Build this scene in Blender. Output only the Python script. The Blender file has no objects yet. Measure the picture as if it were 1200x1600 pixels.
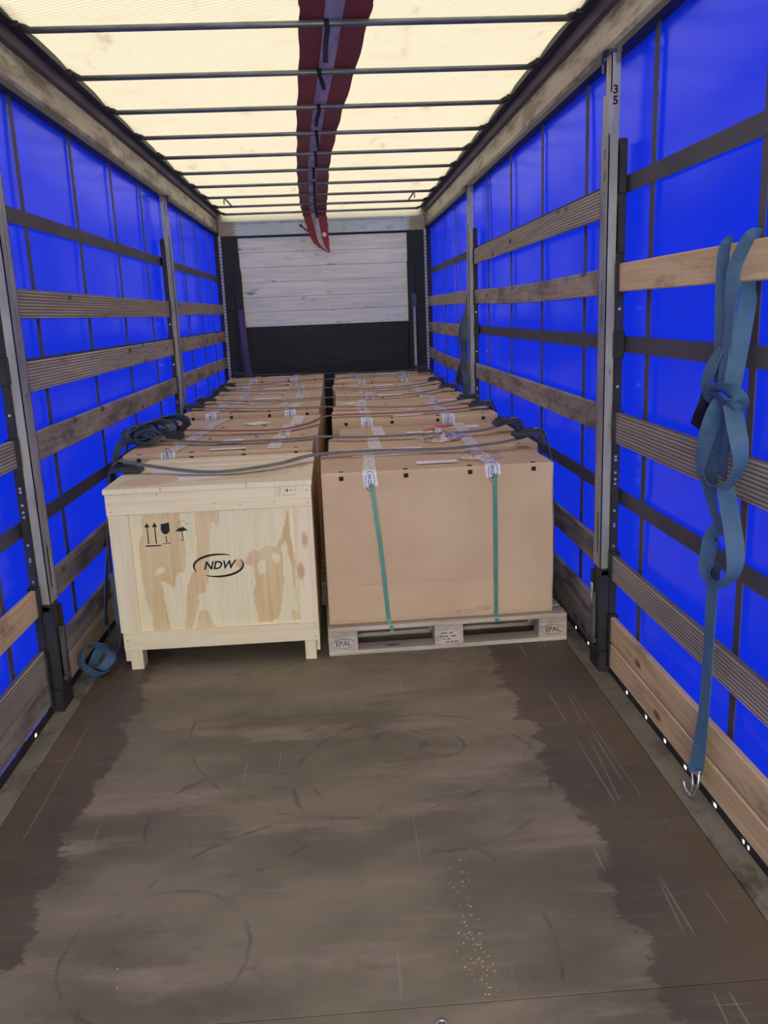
import bpy, bmesh, math, random
from mathutils import Vector, Matrix, noise as mnoise

sc = bpy.context.scene
COL = sc.collection
# ------------------------------------------------------------------ camera
F_PX, YAW, PITCH, ROLL = 1311.19, .0512, -.2326, .0403
CAM = Vector((.0598, 0, 1.6414))
cy, sy, cp, sp = math.cos(YAW), math.sin(YAW), math.cos(PITCH), math.sin(PITCH)
fw = Vector((sy*cp, cy*cp, sp)); rt = Vector((cy, -sy, 0)); dn = fw.cross(rt)
rt2 = math.cos(ROLL)*rt + math.sin(ROLL)*dn
dn2 = -math.sin(ROLL)*rt + math.cos(ROLL)*dn
cam_d = bpy.data.cameras.new('camera')
cam = bpy.data.objects.new('camera', cam_d); COL.objects.link(cam)
cam_d.sensor_fit = 'VERTICAL'; cam_d.sensor_height = 32; cam_d.lens = F_PX/1600*32
cam_d.clip_start = .02
m = Matrix((rt2, -dn2, -fw)).transposed().to_4x4(); m.translation = CAM
cam.matrix_world = m
sc.camera = cam
# ------------------------------------------------------------------ light
w = bpy.data.worlds.new('overcast_sky'); sc.world = w; w.use_nodes = True
bg = w.node_tree.nodes['Background']
# CIE-like overcast sky: zenith a little over twice as bright as the horizon
_n = w.node_tree.nodes; _l = w.node_tree.links
_tc = _n.new('ShaderNodeTexCoord'); _sx = _n.new('ShaderNodeSeparateXYZ'); _mr = _n.new('ShaderNodeMapRange'); _cr = _n.new('ShaderNodeMix')
_cr.data_type = 'RGBA'; _cr.inputs[6].default_value = (.63, .625, .59, 1); _cr.inputs[7].default_value = (1.0, .995, .955, 1)
_l.new(_tc.outputs['Generated'], _sx.inputs[0]); _l.new(_sx.outputs[2], _mr.inputs[0]); _l.new(_mr.outputs[0], _cr.inputs[0]); _l.new(_cr.outputs[2], bg.inputs['Color'])
bg.inputs['Strength'].default_value = 1.0
sc.view_settings.view_transform = 'Standard'; sc.view_settings.look = 'None'
sc.view_settings.gamma = 1; sc.view_settings.use_curve_mapping = False
sc.view_settings.exposure = 3.72
sc.cycles.max_bounces = 12; sc.cycles.diffuse_bounces = 8; sc.cycles.transmission_bounces = 8
sc.cycles.caustics_reflective = False; sc.cycles.caustics_refractive = False

rnd = random.Random(5)
# ------------------------------------------------------------------ materials
class NT:
    def __init__(s, name):
        s.m = bpy.data.materials.new(name); s.m.use_nodes = True
        s.t = s.m.node_tree; s.t.nodes.clear()
        s.out = s.n('ShaderNodeOutputMaterial')
        s.tc = s.n('ShaderNodeTexCoord'); s.oi = s.n('ShaderNodeObjectInfo')
    def n(s, k, **kw):
        x = s.t.nodes.new(k)
        for a, v in kw.items(): setattr(x, a, v)
        return x
    def l(s, a, b): s.t.links.new(a, b)
    def setin(s, node, i, v):
        if isinstance(v, bpy.types.NodeSocket): s.l(v, node.inputs[i])
        elif v is not None: node.inputs[i].default_value = v
    def math(s, op, a, b=None, c=None, clamp=False):
        x = s.n('ShaderNodeMath', operation=op, use_clamp=clamp)
        for i, v in enumerate((a, b, c)): s.setin(x, i, v)
        return x.outputs[0]
    def coord(s, scale=(1, 1, 1), rnd_off=True, rot=(0, 0, 0)):
        mp = s.n('ShaderNodeMapping'); mp.inputs['Scale'].default_value = scale
        mp.inputs['Rotation'].default_value = rot
        s.l(s.tc.outputs['Object'], mp.inputs['Vector'])
        if not rnd_off: return mp.outputs[0]
        va = s.n('ShaderNodeVectorMath', operation='ADD'); s.l(mp.outputs[0], va.inputs[0])
        mu = s.math('MULTIPLY', s.oi.outputs['Random'], 37.0); s.l(mu, va.inputs[1])
        return va.outputs[0]
    def noise(s, vec, scale=1, detail=4, rough=.55, dist=0):
        x = s.n('ShaderNodeTexNoise'); x.inputs['Scale'].default_value = scale
        x.inputs['Detail'].default_value = detail; x.inputs['Roughness'].default_value = rough
        x.inputs['Distortion'].default_value = dist; s.l(vec, x.inputs['Vector']); return x.outputs[0]
    def ramp(s, fac, lo, hi):
        x = s.n('ShaderNodeMapRange', interpolation_type='SMOOTHSTEP'); s.setin(x, 0, fac)
        s.setin(x, 1, lo); s.setin(x, 2, hi); return x.outputs[0]
    def mix(s, fac, a, b, mode='MIX'):
        x = s.n('ShaderNodeMix', data_type='RGBA', blend_type=mode)
        s.setin(x, 0, fac)
        for i, v in ((6, a), (7, b)):
            if isinstance(v, bpy.types.NodeSocket): s.l(v, x.inputs[i])
            else: x.inputs[i].default_value = (*v, 1)
        return x.outputs[2]
    def bump(s, h, strength=.3, dist=.002):
        x = s.n('ShaderNodeBump'); x.inputs['Strength'].default_value = strength
        x.inputs['Distance'].default_value = dist; s.l(h, x.inputs['Height']); return x.outputs[0]
    def bsdf(s, col, rough=.7, metal=0, normal=None, spec=.3):
        x = s.n('ShaderNodeBsdfPrincipled')
        if isinstance(col, bpy.types.NodeSocket): s.l(col, x.inputs['Base Color'])
        else: x.inputs['Base Color'].default_value = (*col, 1)
        s.setin(x, 'Roughness', rough); s.setin(x, 'Metallic', metal)
        x.inputs['Specular IOR Level'].default_value = spec
        if normal is not None: s.l(normal, x.inputs['Normal'])
        return x.outputs[0]
    def done(s, sh): s.l(sh, s.out.inputs['Surface']); return s.m

def simple(name, c1, c2=None, scale=(20, 20, 20), lo=.35, hi=.65, rough=.7, metal=0, bump=0, c3=None, s3=3, t3=(.55, .75),
           vary=0, spec=.3, rnd_off=True):
    t = NT(name); v = t.coord(scale, rnd_off); nz = t.noise(v)
    col = t.mix(t.ramp(nz, lo, hi), c1, c2 or c1)
    if c3: col = t.mix(t.ramp(t.noise(t.coord((s3,)*3 if not isinstance(s3, tuple) else s3, rnd_off), 1, 5, .65), *t3), col, c3)
    if vary:
        hs = t.n('ShaderNodeHueSaturation'); t.l(col, hs.inputs['Color'])
        t.l(t.math('MULTIPLY_ADD', t.oi.outputs['Random'], 2*vary, 1-vary), hs.inputs['Value']); col = hs.outputs[0]
    nm = t.bump(nz, bump) if bump else None
    return t.done(t.bsdf(col, rough, metal, nm, spec))

def wood(name, c1, c2, knot, axis='y', fine=90, along=2.5, lo=.35, hi=.65, dirt=None, dt=(.5, .75), reed=False, bump=.25, vary=.12, knots=True):
    """timber: fibres run along `axis`"""
    t = NT(name)
    sc_ = {'x': (along, fine, fine), 'y': (fine, along, fine), 'z': (fine, fine, along)}[axis]
    s2 = {'x': (.8, 9, 9), 'y': (9, .8, 9), 'z': (9, 9, .8)}[axis]
    nz = t.noise(t.coord(sc_), 1, 3, .6); n2 = t.noise(t.coord(s2), 1.6, 3, .5, 1.2)
    f = t.ramp(t.math('ADD', t.math('MULTIPLY', nz, .5), t.math('MULTIPLY', n2, .5)), lo, hi)
    col = t.mix(f, c1, c2)
    if knots:
        vo = t.n('ShaderNodeTexVoronoi'); vo.inputs['Scale'].default_value = 1
        s4 = {'x': (2.4, 6, 6), 'y': (6, 2.4, 6), 'z': (6, 6, 2.4)}[axis]
        t.l(t.coord(s4), vo.inputs['Vector'])
        col = t.mix(t.math('SUBTRACT', 1, t.ramp(t.math('ADD', vo.outputs['Distance'], t.math('MULTIPLY', nz, .05)), .09, .17)), col, knot)
    if dirt:
        s5 = {'x': (2, 7, 7), 'y': (7, 2, 7), 'z': (7, 7, 2)}[axis]
        col = t.mix(t.ramp(t.noise(t.coord(s5), 1.3, 6, .7), *dt), col, dirt)
    h = nz
    if reed:
        sx = t.n('ShaderNodeSeparateXYZ'); t.l(t.tc.outputs['Object'], sx.inputs[0])
        wv = t.math('SINE', t.math('MULTIPLY', sx.outputs[2], 2*math.pi/.0135))
        h = t.math('ADD', t.math('MULTIPLY', wv, .6), nz)
        col = t.mix(t.ramp(t.math('ADD', wv, t.math('MULTIPLY_ADD', n2, .8, -.4)), -.85, .25), t.mix(.66, col, (.022, .018, .015)), col)
    if vary:
        hs = t.n('ShaderNodeHueSaturation'); t.l(col, hs.inputs['Color'])
        t.l(t.math('MULTIPLY_ADD', t.oi.outputs['Random'], 2*vary, 1-vary), hs.inputs['Value']); col = hs.outputs[0]
    return t.done(t.bsdf(col, .75, 0, t.bump(h, bump), .25))

M = {}
M['plank_grey'] = wood('weathered_ribbed_plank', (.53, .47, .37), (.36, .315, .245), (.14, .11, .09), 'y', reed=True, bump=.5, dirt=(.08, .065, .055), dt=(.55, .85))
M['plank_old'] = wood('weathered_plank', (.45, .385, .29), (.29, .24, .18), (.10, .08, .065), 'y', dirt=(.11, .095, .085), dt=(.42, .72))
M['plank_new'] = wood('fresh_pine_plank', (.74, .56, .31), (.58, .41, .21), (.20, .09, .05), 'y', dirt=(.22, .15, .10), dt=(.5, .78), along=1.6)
M['pine_x'] = wood('pale_pine_x', (.90, .82, .55), (.84, .71, .44), (.62, .42, .24), 'x', along=1.2, vary=.05)
M['pine_z'] = wood('pale_pine_z', (.88, .79, .53), (.81, .68, .43), (.62, .42, .24), 'z', along=1.2, vary=.05)
M['pine_y'] = wood('pale_pine_y', (.88, .76, .54), (.80, .63, .42), (.62, .42, .24), 'y', along=1.2, vary=.05)
M['ply_dark'] = wood('plywood_side', (.60, .45, .28), (.5, .35, .2), (.3, .17, .1), 'y', along=1.5, knots=False)
M['pallet_x'] = wood('pallet_board', (.64, .56, .42), (.47, .40, .30), (.2, .15, .12), 'x', dirt=(.25, .13, .11), dt=(.5, .8))
M['pallet_y'] = wood('pallet_stringer', (.56, .48, .36), (.42, .35, .26), (.13, .1, .08), 'y', dirt=(.16, .13, .11), dt=(.5, .8))
M['pallet_block'] = wood('pallet_block', (.62, .54, .44), (.50, .42, .34), (.2, .15, .12), 'y', fine=60, dirt=(.2, .17, .15), dt=(.5, .8), knots=False)
M['carton'] = simple('corrugated_cardboard', (.69, .505, .315), (.62, .445, .27), (3, 3, 3), .3, .7, .8, 0, .04, (.54, .37, .215), 2.2, (.58, .8), vary=.05, spec=.15)
M['carton_torn'] = simple('torn_cardboard', (.66, .48, .31), (.55, .38, .24), (40, 40, 40), rough=.9)
M['slot'] = simple('dark_slot', (.035, .022, .014), rough=.9)
M['tape'] = simple('white_printed_tape', (.80, .74, .68), (.62, .54, .47), (60, 18, 60), .45, .62, .35, spec=.5)
M['tape_end'] = simple('white_tape_end', (.80, .83, .86), (.70, .72, .76), (30, 30, 30), rough=.35, spec=.5)
M['navy'] = simple('navy_print', (.05, .06, .16), rough=.5)
M['paper'] = simple('white_paper_label', (.92, .89, .80), (.86, .82, .72), (30, 30, 30), rough=.6)
M['band'] = simple('green_strapping', (.075, .235, .185), (.10, .29, .23), (8, 8, 8), rough=.35, spec=.5)
M['ink'] = simple('black_ink', (.018, .016, .014), rough=.7)
M['ink_red'] = simple('brown_stamp_ink', (.14, .06, .05), rough=.8)
M['ink_grey'] = simple('grey_stamp_ink', (.12, .12, .13), rough=.8)
M['galv'] = simple('galvanised_steel', (.40, .40, .37), (.29, .29, .275), (9, 9, 3), .35, .65, .45, .25, .05, (.11, .10, .09), (14, 14, 5), (.58, .75))
M['galv_dark'] = simple('worn_steel', (.17, .17, .17), (.10, .10, .10), (9, 9, 3), rough=.5, metal=.6, c3=(.05, .045, .04), s3=(12, 12, 4), t3=(.5, .7))
M['black_steel'] = simple('black_steel', (.02, .02, .022), (.035, .033, .032), (8, 8, 8), rough=.5, bump=.05)
M['bolt'] = simple('zinc_bolt', (.62, .62, .63), rough=.3, metal=.9)
M['black_plastic'] = simple('black_plastic', (.022, .026, .032), (.04, .046, .055), (14, 14, 14), rough=.42)
M['webbing'] = simple('grey_curtain_webbing', (.075, .075, .085), (.10, .095, .10), (20, 4, 4), rough=.75)
M['strap_grey'] = simple('grey_lashing_strap', (.12, .125, .14), (.18, .185, .20), (25, 60, 60), rough=.6)
M['strap_red'] = simple('dark_red_lashing_strap', (.20, .05, .045), (.28, .08, .07), (25, 60, 60), rough=.6)
M['alu_white'] = simple('white_perforated_profile', (.62, .63, .66), (.5, .51, .54), (9, 9, 9), rough=.5)
M['lightblue'] = simple('light_blue_paint', (.44, .54, .58), (.52, .61, .64), (3, 3, 6), rough=.45, c3=(.26, .29, .31), s3=(6, 6, 14), t3=(.58, .75))
M['beige_metal'] = simple('aged_cream_paint', (.42, .38, .30), (.34, .30, .23), (4, 4, 9), rough=.5)
M['beam'] = simple('oiled_aluminium_rail', (.48, .43, .34), (.36, .31, .24), (3, 1.5, 8), .35, .65, .42, .25, .05, (.13, .105, .08), (9, 2.5, 12), (.44, .66))
M['beam_dark'] = simple('brown_rail_face', (.075, .062, .066), (.10, .082, .08), (4, 2, 8), rough=.5)
M['bow'] = simple('grey_steel_tube', (.13, .145, .15), (.19, .20, .20), (6, 40, 40), rough=.42, metal=.55)
M['white_board'] = wood('white_scuffed_plywood', (.86, .88, .78), (.70, .72, .645), (.3, .3, .3), 'x', fine=40, along=1.5, dirt=(.20, .21, .21), dt=(.575, .70), vary=.04, knots=False)
M['black_board'] = simple('black_film_plywood', (.019, .022, .024), (.028, .031, .033), (3, 3, 10), rough=.6, c3=(.075, .08, .082), s3=(2.5, 8, 16), t3=(.68, .85))
M['purple'] = simple('purple_strap', (.09, .06, .15), (.12, .08, .19), (30, 30, 8), rough=.7)
M['red_tarp'] = simple('red_tarp', (.30, .026, .03), (.23, .02, .024), (3, 1.5, 3), rough=.5, spec=.4)
M['white_stripe'] = simple('grimy_white_stripe', (.52, .50, .52), (.36, .34, .36), (20, 5, 20), rough=.55)
M['red_print'] = simple('red_print', (.62, .05, .045), rough=.4)
M['gravel'] = simple('pale_concrete_yard', (.72, .71, .69), (.62, .61, .59), (1, 1, 1), rough=.9)
M['crumb'] = simple('pale_wood_crumbs', (.55, .46, .28), rough=.9)

# blue strap webbing with a woven relief
def webbing_mat(name, c1, c2):
    t = NT(name)
    a = t.n('ShaderNodeTexVoronoi'); a.inputs['Scale'].default_value = 1
    t.l(t.coord((170, 170, 170)), a.inputs['Vector'])
    nz = t.noise(t.coord((8, 8, 8)), 1, 4, .6)
    col = t.mix(t.ramp(nz, .3, .7), c1, c2)
    col = t.mix(t.ramp(a.outputs['Distance'], .05, .35), t.mix(.45, col, (.01, .015, .03)), col)
    return t.done(t.bsdf(col, .7, 0, t.bump(a.outputs['Distance'], .5, .002), .25))
M['blue_web'] = webbing_mat('blue_woven_webbing', (.055, .13, .225), (.085, .155, .235))
M['navy_web'] = webbing_mat('dusty_navy_webbing', (.06, .095, .135), (.10, .135, .17))
M['black_web'] = webbing_mat('black_woven_webbing', (.010, .012, .020), (.02, .022, .03))

# curtain: blue coated cloth that lets daylight through
def curtain():
    t = NT('blue_tarpaulin')
    g = t.n('ShaderNodeNewGeometry'); sx = t.n('ShaderNodeSeparateXYZ'); t.l(g.outputs['Position'], sx.inputs[0])
    smudge = t.ramp(t.noise(t.coord((1, 1.2, 5), False), 1.4, 6, .65), .58, .78)
    streak = t.ramp(t.noise(t.coord((1, 3.2, .35), False), 1, 5, .6), .55, .75)
    streak = t.math('MULTIPLY', streak, t.ramp(sx.outputs[2], 1.9, 2.5))
    streak = t.math('MULTIPLY', streak, t.math('SUBTRACT', 1, t.ramp(sx.outputs[0], -1, 1)))
    scr = t.ramp(t.noise(t.coord((1, 1.5, 24), False, (.35, 0, 0)), 1, 5, .7), .62, .72)
    dirt = t.math('ADD', t.math('MULTIPLY', smudge, .45), t.math('ADD', t.math('MULTIPLY', streak, .62), t.math('MULTIPLY', scr, .4)), clamp=True)
    col = t.mix(dirt, (.004, .016, .36), (.026, .028, .075))
    tcol = t.mix(dirt, (.001, .005, .138), (.006, .007, .035))
    nm = t.bump(t.noise(t.coord((1, 2, 2), False), 1.5, 4, .5), .15, .02)
    ps = t.bsdf(col, .20, 0, nm, .45)
    tr = t.n('ShaderNodeBsdfTranslucent'); t.l(tcol, tr.inputs[0])
    mx = t.n('ShaderNodeMixShader'); mx.inputs[0].default_value = .55
    t.l(ps, mx.inputs[1]); t.l(tr.outputs[0], mx.inputs[2])
    return t.done(mx.outputs[0])
M['curtain'] = curtain()

def roof_mat():
    t = NT('cream_roof_tarpaulin')
    wv = t.n('ShaderNodeTexWave', bands_direction='Y'); wv.inputs['Scale'].default_value = 15
    wv.inputs['Distortion'].default_value = 2.5; wv.inputs['Detail'].default_value = 3
    t.l(t.coord((1, 1, 1), False, (0, 0, .35)), wv.inputs['Vector'])
    thread = t.ramp(wv.outputs['Fac'], .0, .30)
    st = t.ramp(t.noise(t.coord((3, 1.2, 1), False), 1.6, 6, .65), .58, .82)
    rings = t.ramp(t.noise(t.coord((1.2, 2, 1), False), 2.3, 5, .6), .5, .75)
    c = t.mix(t.math('MULTIPLY', t.math('SUBTRACT', 1, thread), .55), (.86, .765, .565), (.42, .34, .2))
    c = t.mix(t.math('MULTIPLY', rings, .38), c, (.70, .56, .30))
    c = t.mix(t.math('MULTIPLY', st, .75), c, (.40, .27, .13))
    nm = t.bump(t.noise(t.coord((6, 6, 6), False), 1, 4, .6), .3, .01)
    ps = t.bsdf(c, .6, 0, nm, .3)
    tr = t.n('ShaderNodeBsdfTranslucent'); t.l(t.mix(.855, c, (.0, .0, .0)), tr.inputs[0])
    mx = t.n('ShaderNodeMixShader'); mx.inputs[0].default_value = .72
    t.l(ps, mx.inputs[1]); t.l(tr.outputs[0], mx.inputs[2])
    return t.done(mx.outputs[0])
M['roof'] = roof_mat()

def floor_mat():
    t = NT('worn_phenolic_plywood')
    g = t.n('ShaderNodeNewGeometry'); sx = t.n('ShaderNodeSeparateXYZ'); t.l(g.outputs['Position'], sx.inputs[0])
    P = g.outputs['Position']
    def nz(scale, s=1, d=5, r=.6, rot=0):
        mp = t.n('ShaderNodeMapping'); mp.inputs['Scale'].default_value = scale; mp.inputs['Rotation'].default_value = (0, 0, rot)
        t.l(P, mp.inputs['Vector']); return t.noise(mp.outputs[0], s, d, r)
    edge = t.math('ADD', t.math('MULTIPLY', t.math('SUBTRACT', nz((4, 6.5, 1), 1, 9, .74), .5), .34),
                  t.math('MULTIPLY', t.math('SUBTRACT', nz((1, 1.6, 1), 1, 3), .5), .22))
    ax = t.math('ABSOLUTE', t.math('ADD', sx.outputs[0], .055))
    worn = t.ramp(t.math('SUBTRACT', t.math('ADD', ax, edge), .82), .012, -.012)
    big = nz((1.1, 1.8, 1), 1, 5, .6)
    fine = nz((5, 26, 1), 1, 4, .6)
    dark = t.mix(t.ramp(big, .3, .7), (.10, .077, .048), (.15, .115, .072))
    light = t.mix(t.ramp(big, .36, .62), (.15, .129, .078), (.265, .224, .137))
    light = t.mix(t.math('MULTIPLY', t.ramp(nz((1.3, 5, 1), 1, 6, .65), .50, .68), .75), light, (.35, .28, .185))
    light = t.mix(t.math('MULTIPLY', t.ramp(nz((1.5, 2.5, 1), .9, 6, .65, .3), .58, .74), .6), light, (.11, .09, .06))
    col = t.mix(worn, dark, light)
    col = t.mix(t.math('MULTIPLY', t.ramp(nz((3, 5, 1), 1, 8, .75), .56, .70), .5), col, (.075, .06, .045))
    col = t.mix(t.math('MULTIPLY', t.ramp(fine, .5, .75), .35), col, (.20, .165, .13))
    scr = t.ramp(nz((60, 1.3, 1), 1, 3, .5, .1), .70, .74)
    scr2 = t.ramp(nz((2.2, 50, 1), 1, 3, .5, -.2), .70, .74)
    sm = t.math('MULTIPLY', t.math('MAXIMUM', scr, scr2), .55)
    col = t.mix(sm, col, (.36, .31, .25))
    # ring stains, skid arcs and long drag scratches worn into the boards
    def arc(cx, cy_, r, wd):
        dx = t.math('SUBTRACT', sx.outputs[0], cx); dy = t.math('SUBTRACT', sx.outputs[1], cy_)
        d = t.math('SQRT', t.math('ADD', t.math('MULTIPLY', dx, dx), t.math('MULTIPLY', dy, dy)))
        return t.ramp(t.math('ABSOLUTE', t.math('SUBTRACT', t.math('ADD', d, t.math('MULTIPLY', wob, .05)), r)), wd, wd*.25)
    wob = t.math('SUBTRACT', nz((4, 4, 1), 1, 4), .5)
    brk = t.ramp(nz((7, 7, 1), 1, 4, .6), .42, .62)
    arcs = None
    for q in ((.24, 2.99, .10, .010), (.40, 2.95, .085, .010), (.30, 2.75, .46, .012), (-.05, 1.9, .62, .009), (-.35, 2.55, .30, .010), (.1, 3.2, .7, .008), (-.5, 1.95, .25, .009)):
        a_ = arc(*q); arcs = a_ if arcs is None else t.math('MAXIMUM', arcs, a_)
    col = t.mix(t.math('MULTIPLY', t.math('MULTIPLY', arcs, brk), .55), col, (.075, .062, .045))
    def line(x0, k, wd, sd):
        return t.math('MULTIPLY', t.ramp(t.math('ABSOLUTE', t.math('SUBTRACT', sx.outputs[0], t.math('MULTIPLY_ADD', sx.outputs[1], k, x0))), wd, wd*.4),
                      t.ramp(nz((.01, 2.4, 1), 1, 2, .5, sd), .46, .54))
    ln = t.math('MAXIMUM', t.math('MAXIMUM', line(.96, -.012, .004, .0), line(.80, .06, .003, .01)), t.math('MAXIMUM', line(-1.02, -.01, .003, .02), line(1.08, -.02, .0025, .03)))
    col = t.mix(t.math('MULTIPLY', ln, .6), col, (.34, .28, .20))
    ro = t.math('MULTIPLY_ADD', big, .3, .42)
    return t.done(t.bsdf(col, ro, 0, t.bump(t.math('ADD', fine, t.math('MULTIPLY', worn, .3)), .18, .002), .35))
M['floor'] = floor_mat()
M['edge_strip'] = simple('grimy_steel_edge', (.19, .18, .145), (.27, .25, .20), (8, 4, 8), rough=.55, metal=.2, c3=(.075, .065, .055), s3=(9, 6, 9), t3=(.5, .72), bump=.1)

def streak_mat(name):
    t = NT(name)
    at = t.n('ShaderNodeAttribute'); at.attribute_name = 'grain'
    nz = t.noise(t.coord((70, 70, 2.2)), 1, 3, .6)
    pale = t.mix(t.ramp(nz, .3, .7), (.90, .83, .55), (.85, .77, .48))
    deep = t.mix(t.ramp(nz, .3, .7), (.78, .56, .265), (.68, .46, .195))
    col = t.mix(at.outputs['Fac'], pale, deep)
    return t.done(t.bsdf(col, .6, 0, t.bump(nz, .1), .3))
M['ply'] = streak_mat('pine_plywood_face')

def film():
    t = NT('clear_plastic_film')
    nz = t.noise(t.coord((25, 25, 25)), 1, 4, .6)
    gl = t.n('ShaderNodeBsdfGlossy'); gl.inputs['Roughness'].default_value = .18
    df = t.bsdf((.72, .66, .64), .3, 0, None, .6)
    tr = t.n('ShaderNodeBsdfTransparent')
    a = t.n('ShaderNodeMixShader'); t.l(t.ramp(nz, .35, .75), a.inputs[0]); t.l(tr.outputs[0], a.inputs[1]); t.l(df, a.inputs[2])
    b = t.n('ShaderNodeMixShader'); b.inputs[0].default_value = .14; t.l(a.outputs[0], b.inputs[1]); t.l(gl.outputs[0], b.inputs[2])
    return t.done(b.outputs[0])
M['film'] = film()

# ------------------------------------------------------------------ mesh helpers
class MB:
    def __init__(s): s.v = []; s.f = []
    def add(s, vs, fs):
        o = len(s.v); s.v += [tuple(p) for p in vs]; s.f += [tuple(i+o for i in f) for f in fs]; return s
    def box(s, x0, x1, y0, y1, z0, z1):
        x0, x1 = min(x0, x1), max(x0, x1)
        vs = [(x0, y0, z0), (x1, y0, z0), (x1, y1, z0), (x0, y1, z0), (x0, y0, z1), (x1, y0, z1), (x1, y1, z1), (x0, y1, z1)]
        return s.add(vs, [(0, 3, 2, 1), (4, 5, 6, 7), (0, 1, 5, 4), (1, 2, 6, 5), (2, 3, 7, 6), (3, 0, 4, 7)])
    def cyl(s, a, b, r, n=8, r2=None):
        a, b = Vector(a), Vector(b); d = (b-a).normalized()
        u = d.orthogonal().normalized(); q = d.cross(u); r2 = r if r2 is None else r2
        vs = []
        for c, rr in ((a, r), (b, r2)):
            for i in range(n):
                t = 2*math.pi*i/n; vs.append(c+u*rr*math.cos(t)+q*rr*math.sin(t))
        fs = [(i, (i+1) % n, n+(i+1) % n, n+i) for i in range(n)] + [tuple(range(n-1, -1, -1)), tuple(range(n, 2*n))]
        return s.add(vs, fs)
    def tube(s, pts, r, n=8):
        P = catmull(pts, 5); ring = []
        u = None
        for i, p in enumerate(P):
            d = (P[min(i+1, len(P)-1)]-P[max(i-1, 0)]).normalized()
            u = d.orthogonal().normalized() if u is None else (u-d*u.dot(d)).normalized()
            q = d.cross(u)
            ring.append([p+u*r*math.cos(2*math.pi*k/n)+q*r*math.sin(2*math.pi*k/n) for k in range(n)])
        vs = [p for g in ring for p in g]; fs = []
        for i in range(len(ring)-1):
            for k in range(n): fs.append((i*n+k, i*n+(k+1) % n, (i+1)*n+(k+1) % n, (i+1)*n+k))
        fs += [tuple(range(n-1, -1, -1)), tuple((len(ring)-1)*n+k for k in range(n))]
        return s.add(vs, fs)
    def ribbon(s, pts, width=.05, th=.0028, sub=5):
        """flat strap: pts = list of (pos, across)"""
        P = catmull([p for p, q in pts], sub); Q = catmull([q for p, q in pts], sub)
        vs = []; fs = []; n = len(P)
        for i in range(n):
            d = (P[min(i+1, n-1)]-P[max(i-1, 0)]).normalized()
            a = (Q[i]-d*Q[i].dot(d)); a = a.normalized() if a.length > 1e-5 else d.orthogonal().normalized()
            nn = d.cross(a)*th/2; a = a*width/2
            vs += [P[i]-a-nn, P[i]+a-nn, P[i]+a+nn, P[i]-a+nn]
        for i in range(n-1):
            for k in range(4): fs.append((i*4+k, i*4+(k+1) % 4, i*4+4+(k+1) % 4, i*4+4+k))
        fs += [(3, 2, 1, 0), tuple((n-1)*4+k for k in range(4))]
        return s.add(vs, fs)
    def prism(s, poly, fr, th=.0006, off=.0004):
        """2-D polygon laid on a frame (origin, u, v, n)"""
        o, u, v, n = (Vector(k) for k in fr); k = len(poly)
        a = sum(poly[i][0]*poly[(i+1) % k][1]-poly[(i+1) % k][0]*poly[i][1] for i in range(k))
        if a < 0: poly = poly[::-1]
        vs = [o+u*x+v*y+n*off for x, y in poly]+[o+u*x+v*y+n*(off+th) for x, y in poly]
        return s.add(vs, [tuple(range(k-1, -1, -1)), tuple(range(k, 2*k))]+[(i, (i+1) % k, k+(i+1) % k, k+i) for i in range(k)])
    def ring(s, cx, cy_, rx, ry, fr, t0=0, t1=360, w0=.003, w1=None, n=40):
        """elliptic arc stroke; stroke width follows w(t)"""
        wf = w0 if callable(w0) else (lambda q: w0)
        pin, pout = [], []
        for i in range(n+1):
            t = math.radians(t0+(t1-t0)*i/n); h = wf(i/n)/2
            c, d = math.cos(t), math.sin(t)
            pin.append((cx+(rx-h)*c, cy_+(ry-h)*d)); pout.append((cx+(rx+h)*c, cy_+(ry+h)*d))
        for i in range(n): s.prism([pin[i], pout[i], pout[i+1], pin[i+1]], fr)
        return s
    def text(s, txt, size, fr, shear=0, bold=0):
        cu = bpy.data.curves.new('lettering', 'FONT'); cu.body = txt; cu.size = size; cu.shear = shear; cu.offset = bold
        cu.align_x = 'CENTER'; cu.align_y = 'CENTER'; cu.resolution_u = 3
        ob = bpy.data.objects.new('lettering', cu); COL.objects.link(ob)
        me = ob.to_mesh()
        o, u, v, n = (Vector(k) for k in fr)
        vs = [o+u*p.co.x+v*p.co.y+n*.0009 for p in me.vertices]; fs = [tuple(p.vertices) for p in me.polygons]
        ob.to_mesh_clear(); bpy.data.objects.remove(ob); bpy.data.curves.remove(cu)
        return s.add(vs, fs)
    def build(s, name, mat, parent=None, at=None, bevel=0, smooth=False, seg=1, post=None):
        base = Vector(at) if at is not None else (origin_of(parent) if parent is not None else Vector((0, 0, 0)))
        me = bpy.data.meshes.new(name)
        me.from_pydata([Vector(p)-base for p in s.v], [], s.f); me.update()
        if bevel or post:
            bm = bmesh.new(); bm.from_mesh(me)
            if bevel: bmesh.ops.bevel(bm, geom=bm.edges[:], offset=bevel, segments=seg, affect='EDGES', profile=.6)
            if post: post(bm)
            bm.to_mesh(me); bm.free()
        if smooth:
            for p in me.polygons: p.use_smooth = True
        me.materials.append(M[mat] if isinstance(mat, str) else mat)
        o = bpy.data.objects.new(name, me); COL.objects.link(o)
        if parent is not None: o.parent = parent
        else: o.location = base
        return o
def origin_of(o):
    p = Vector((0, 0, 0))
    while o is not None: p = p + o.location; o = o.parent
    return p
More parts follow.
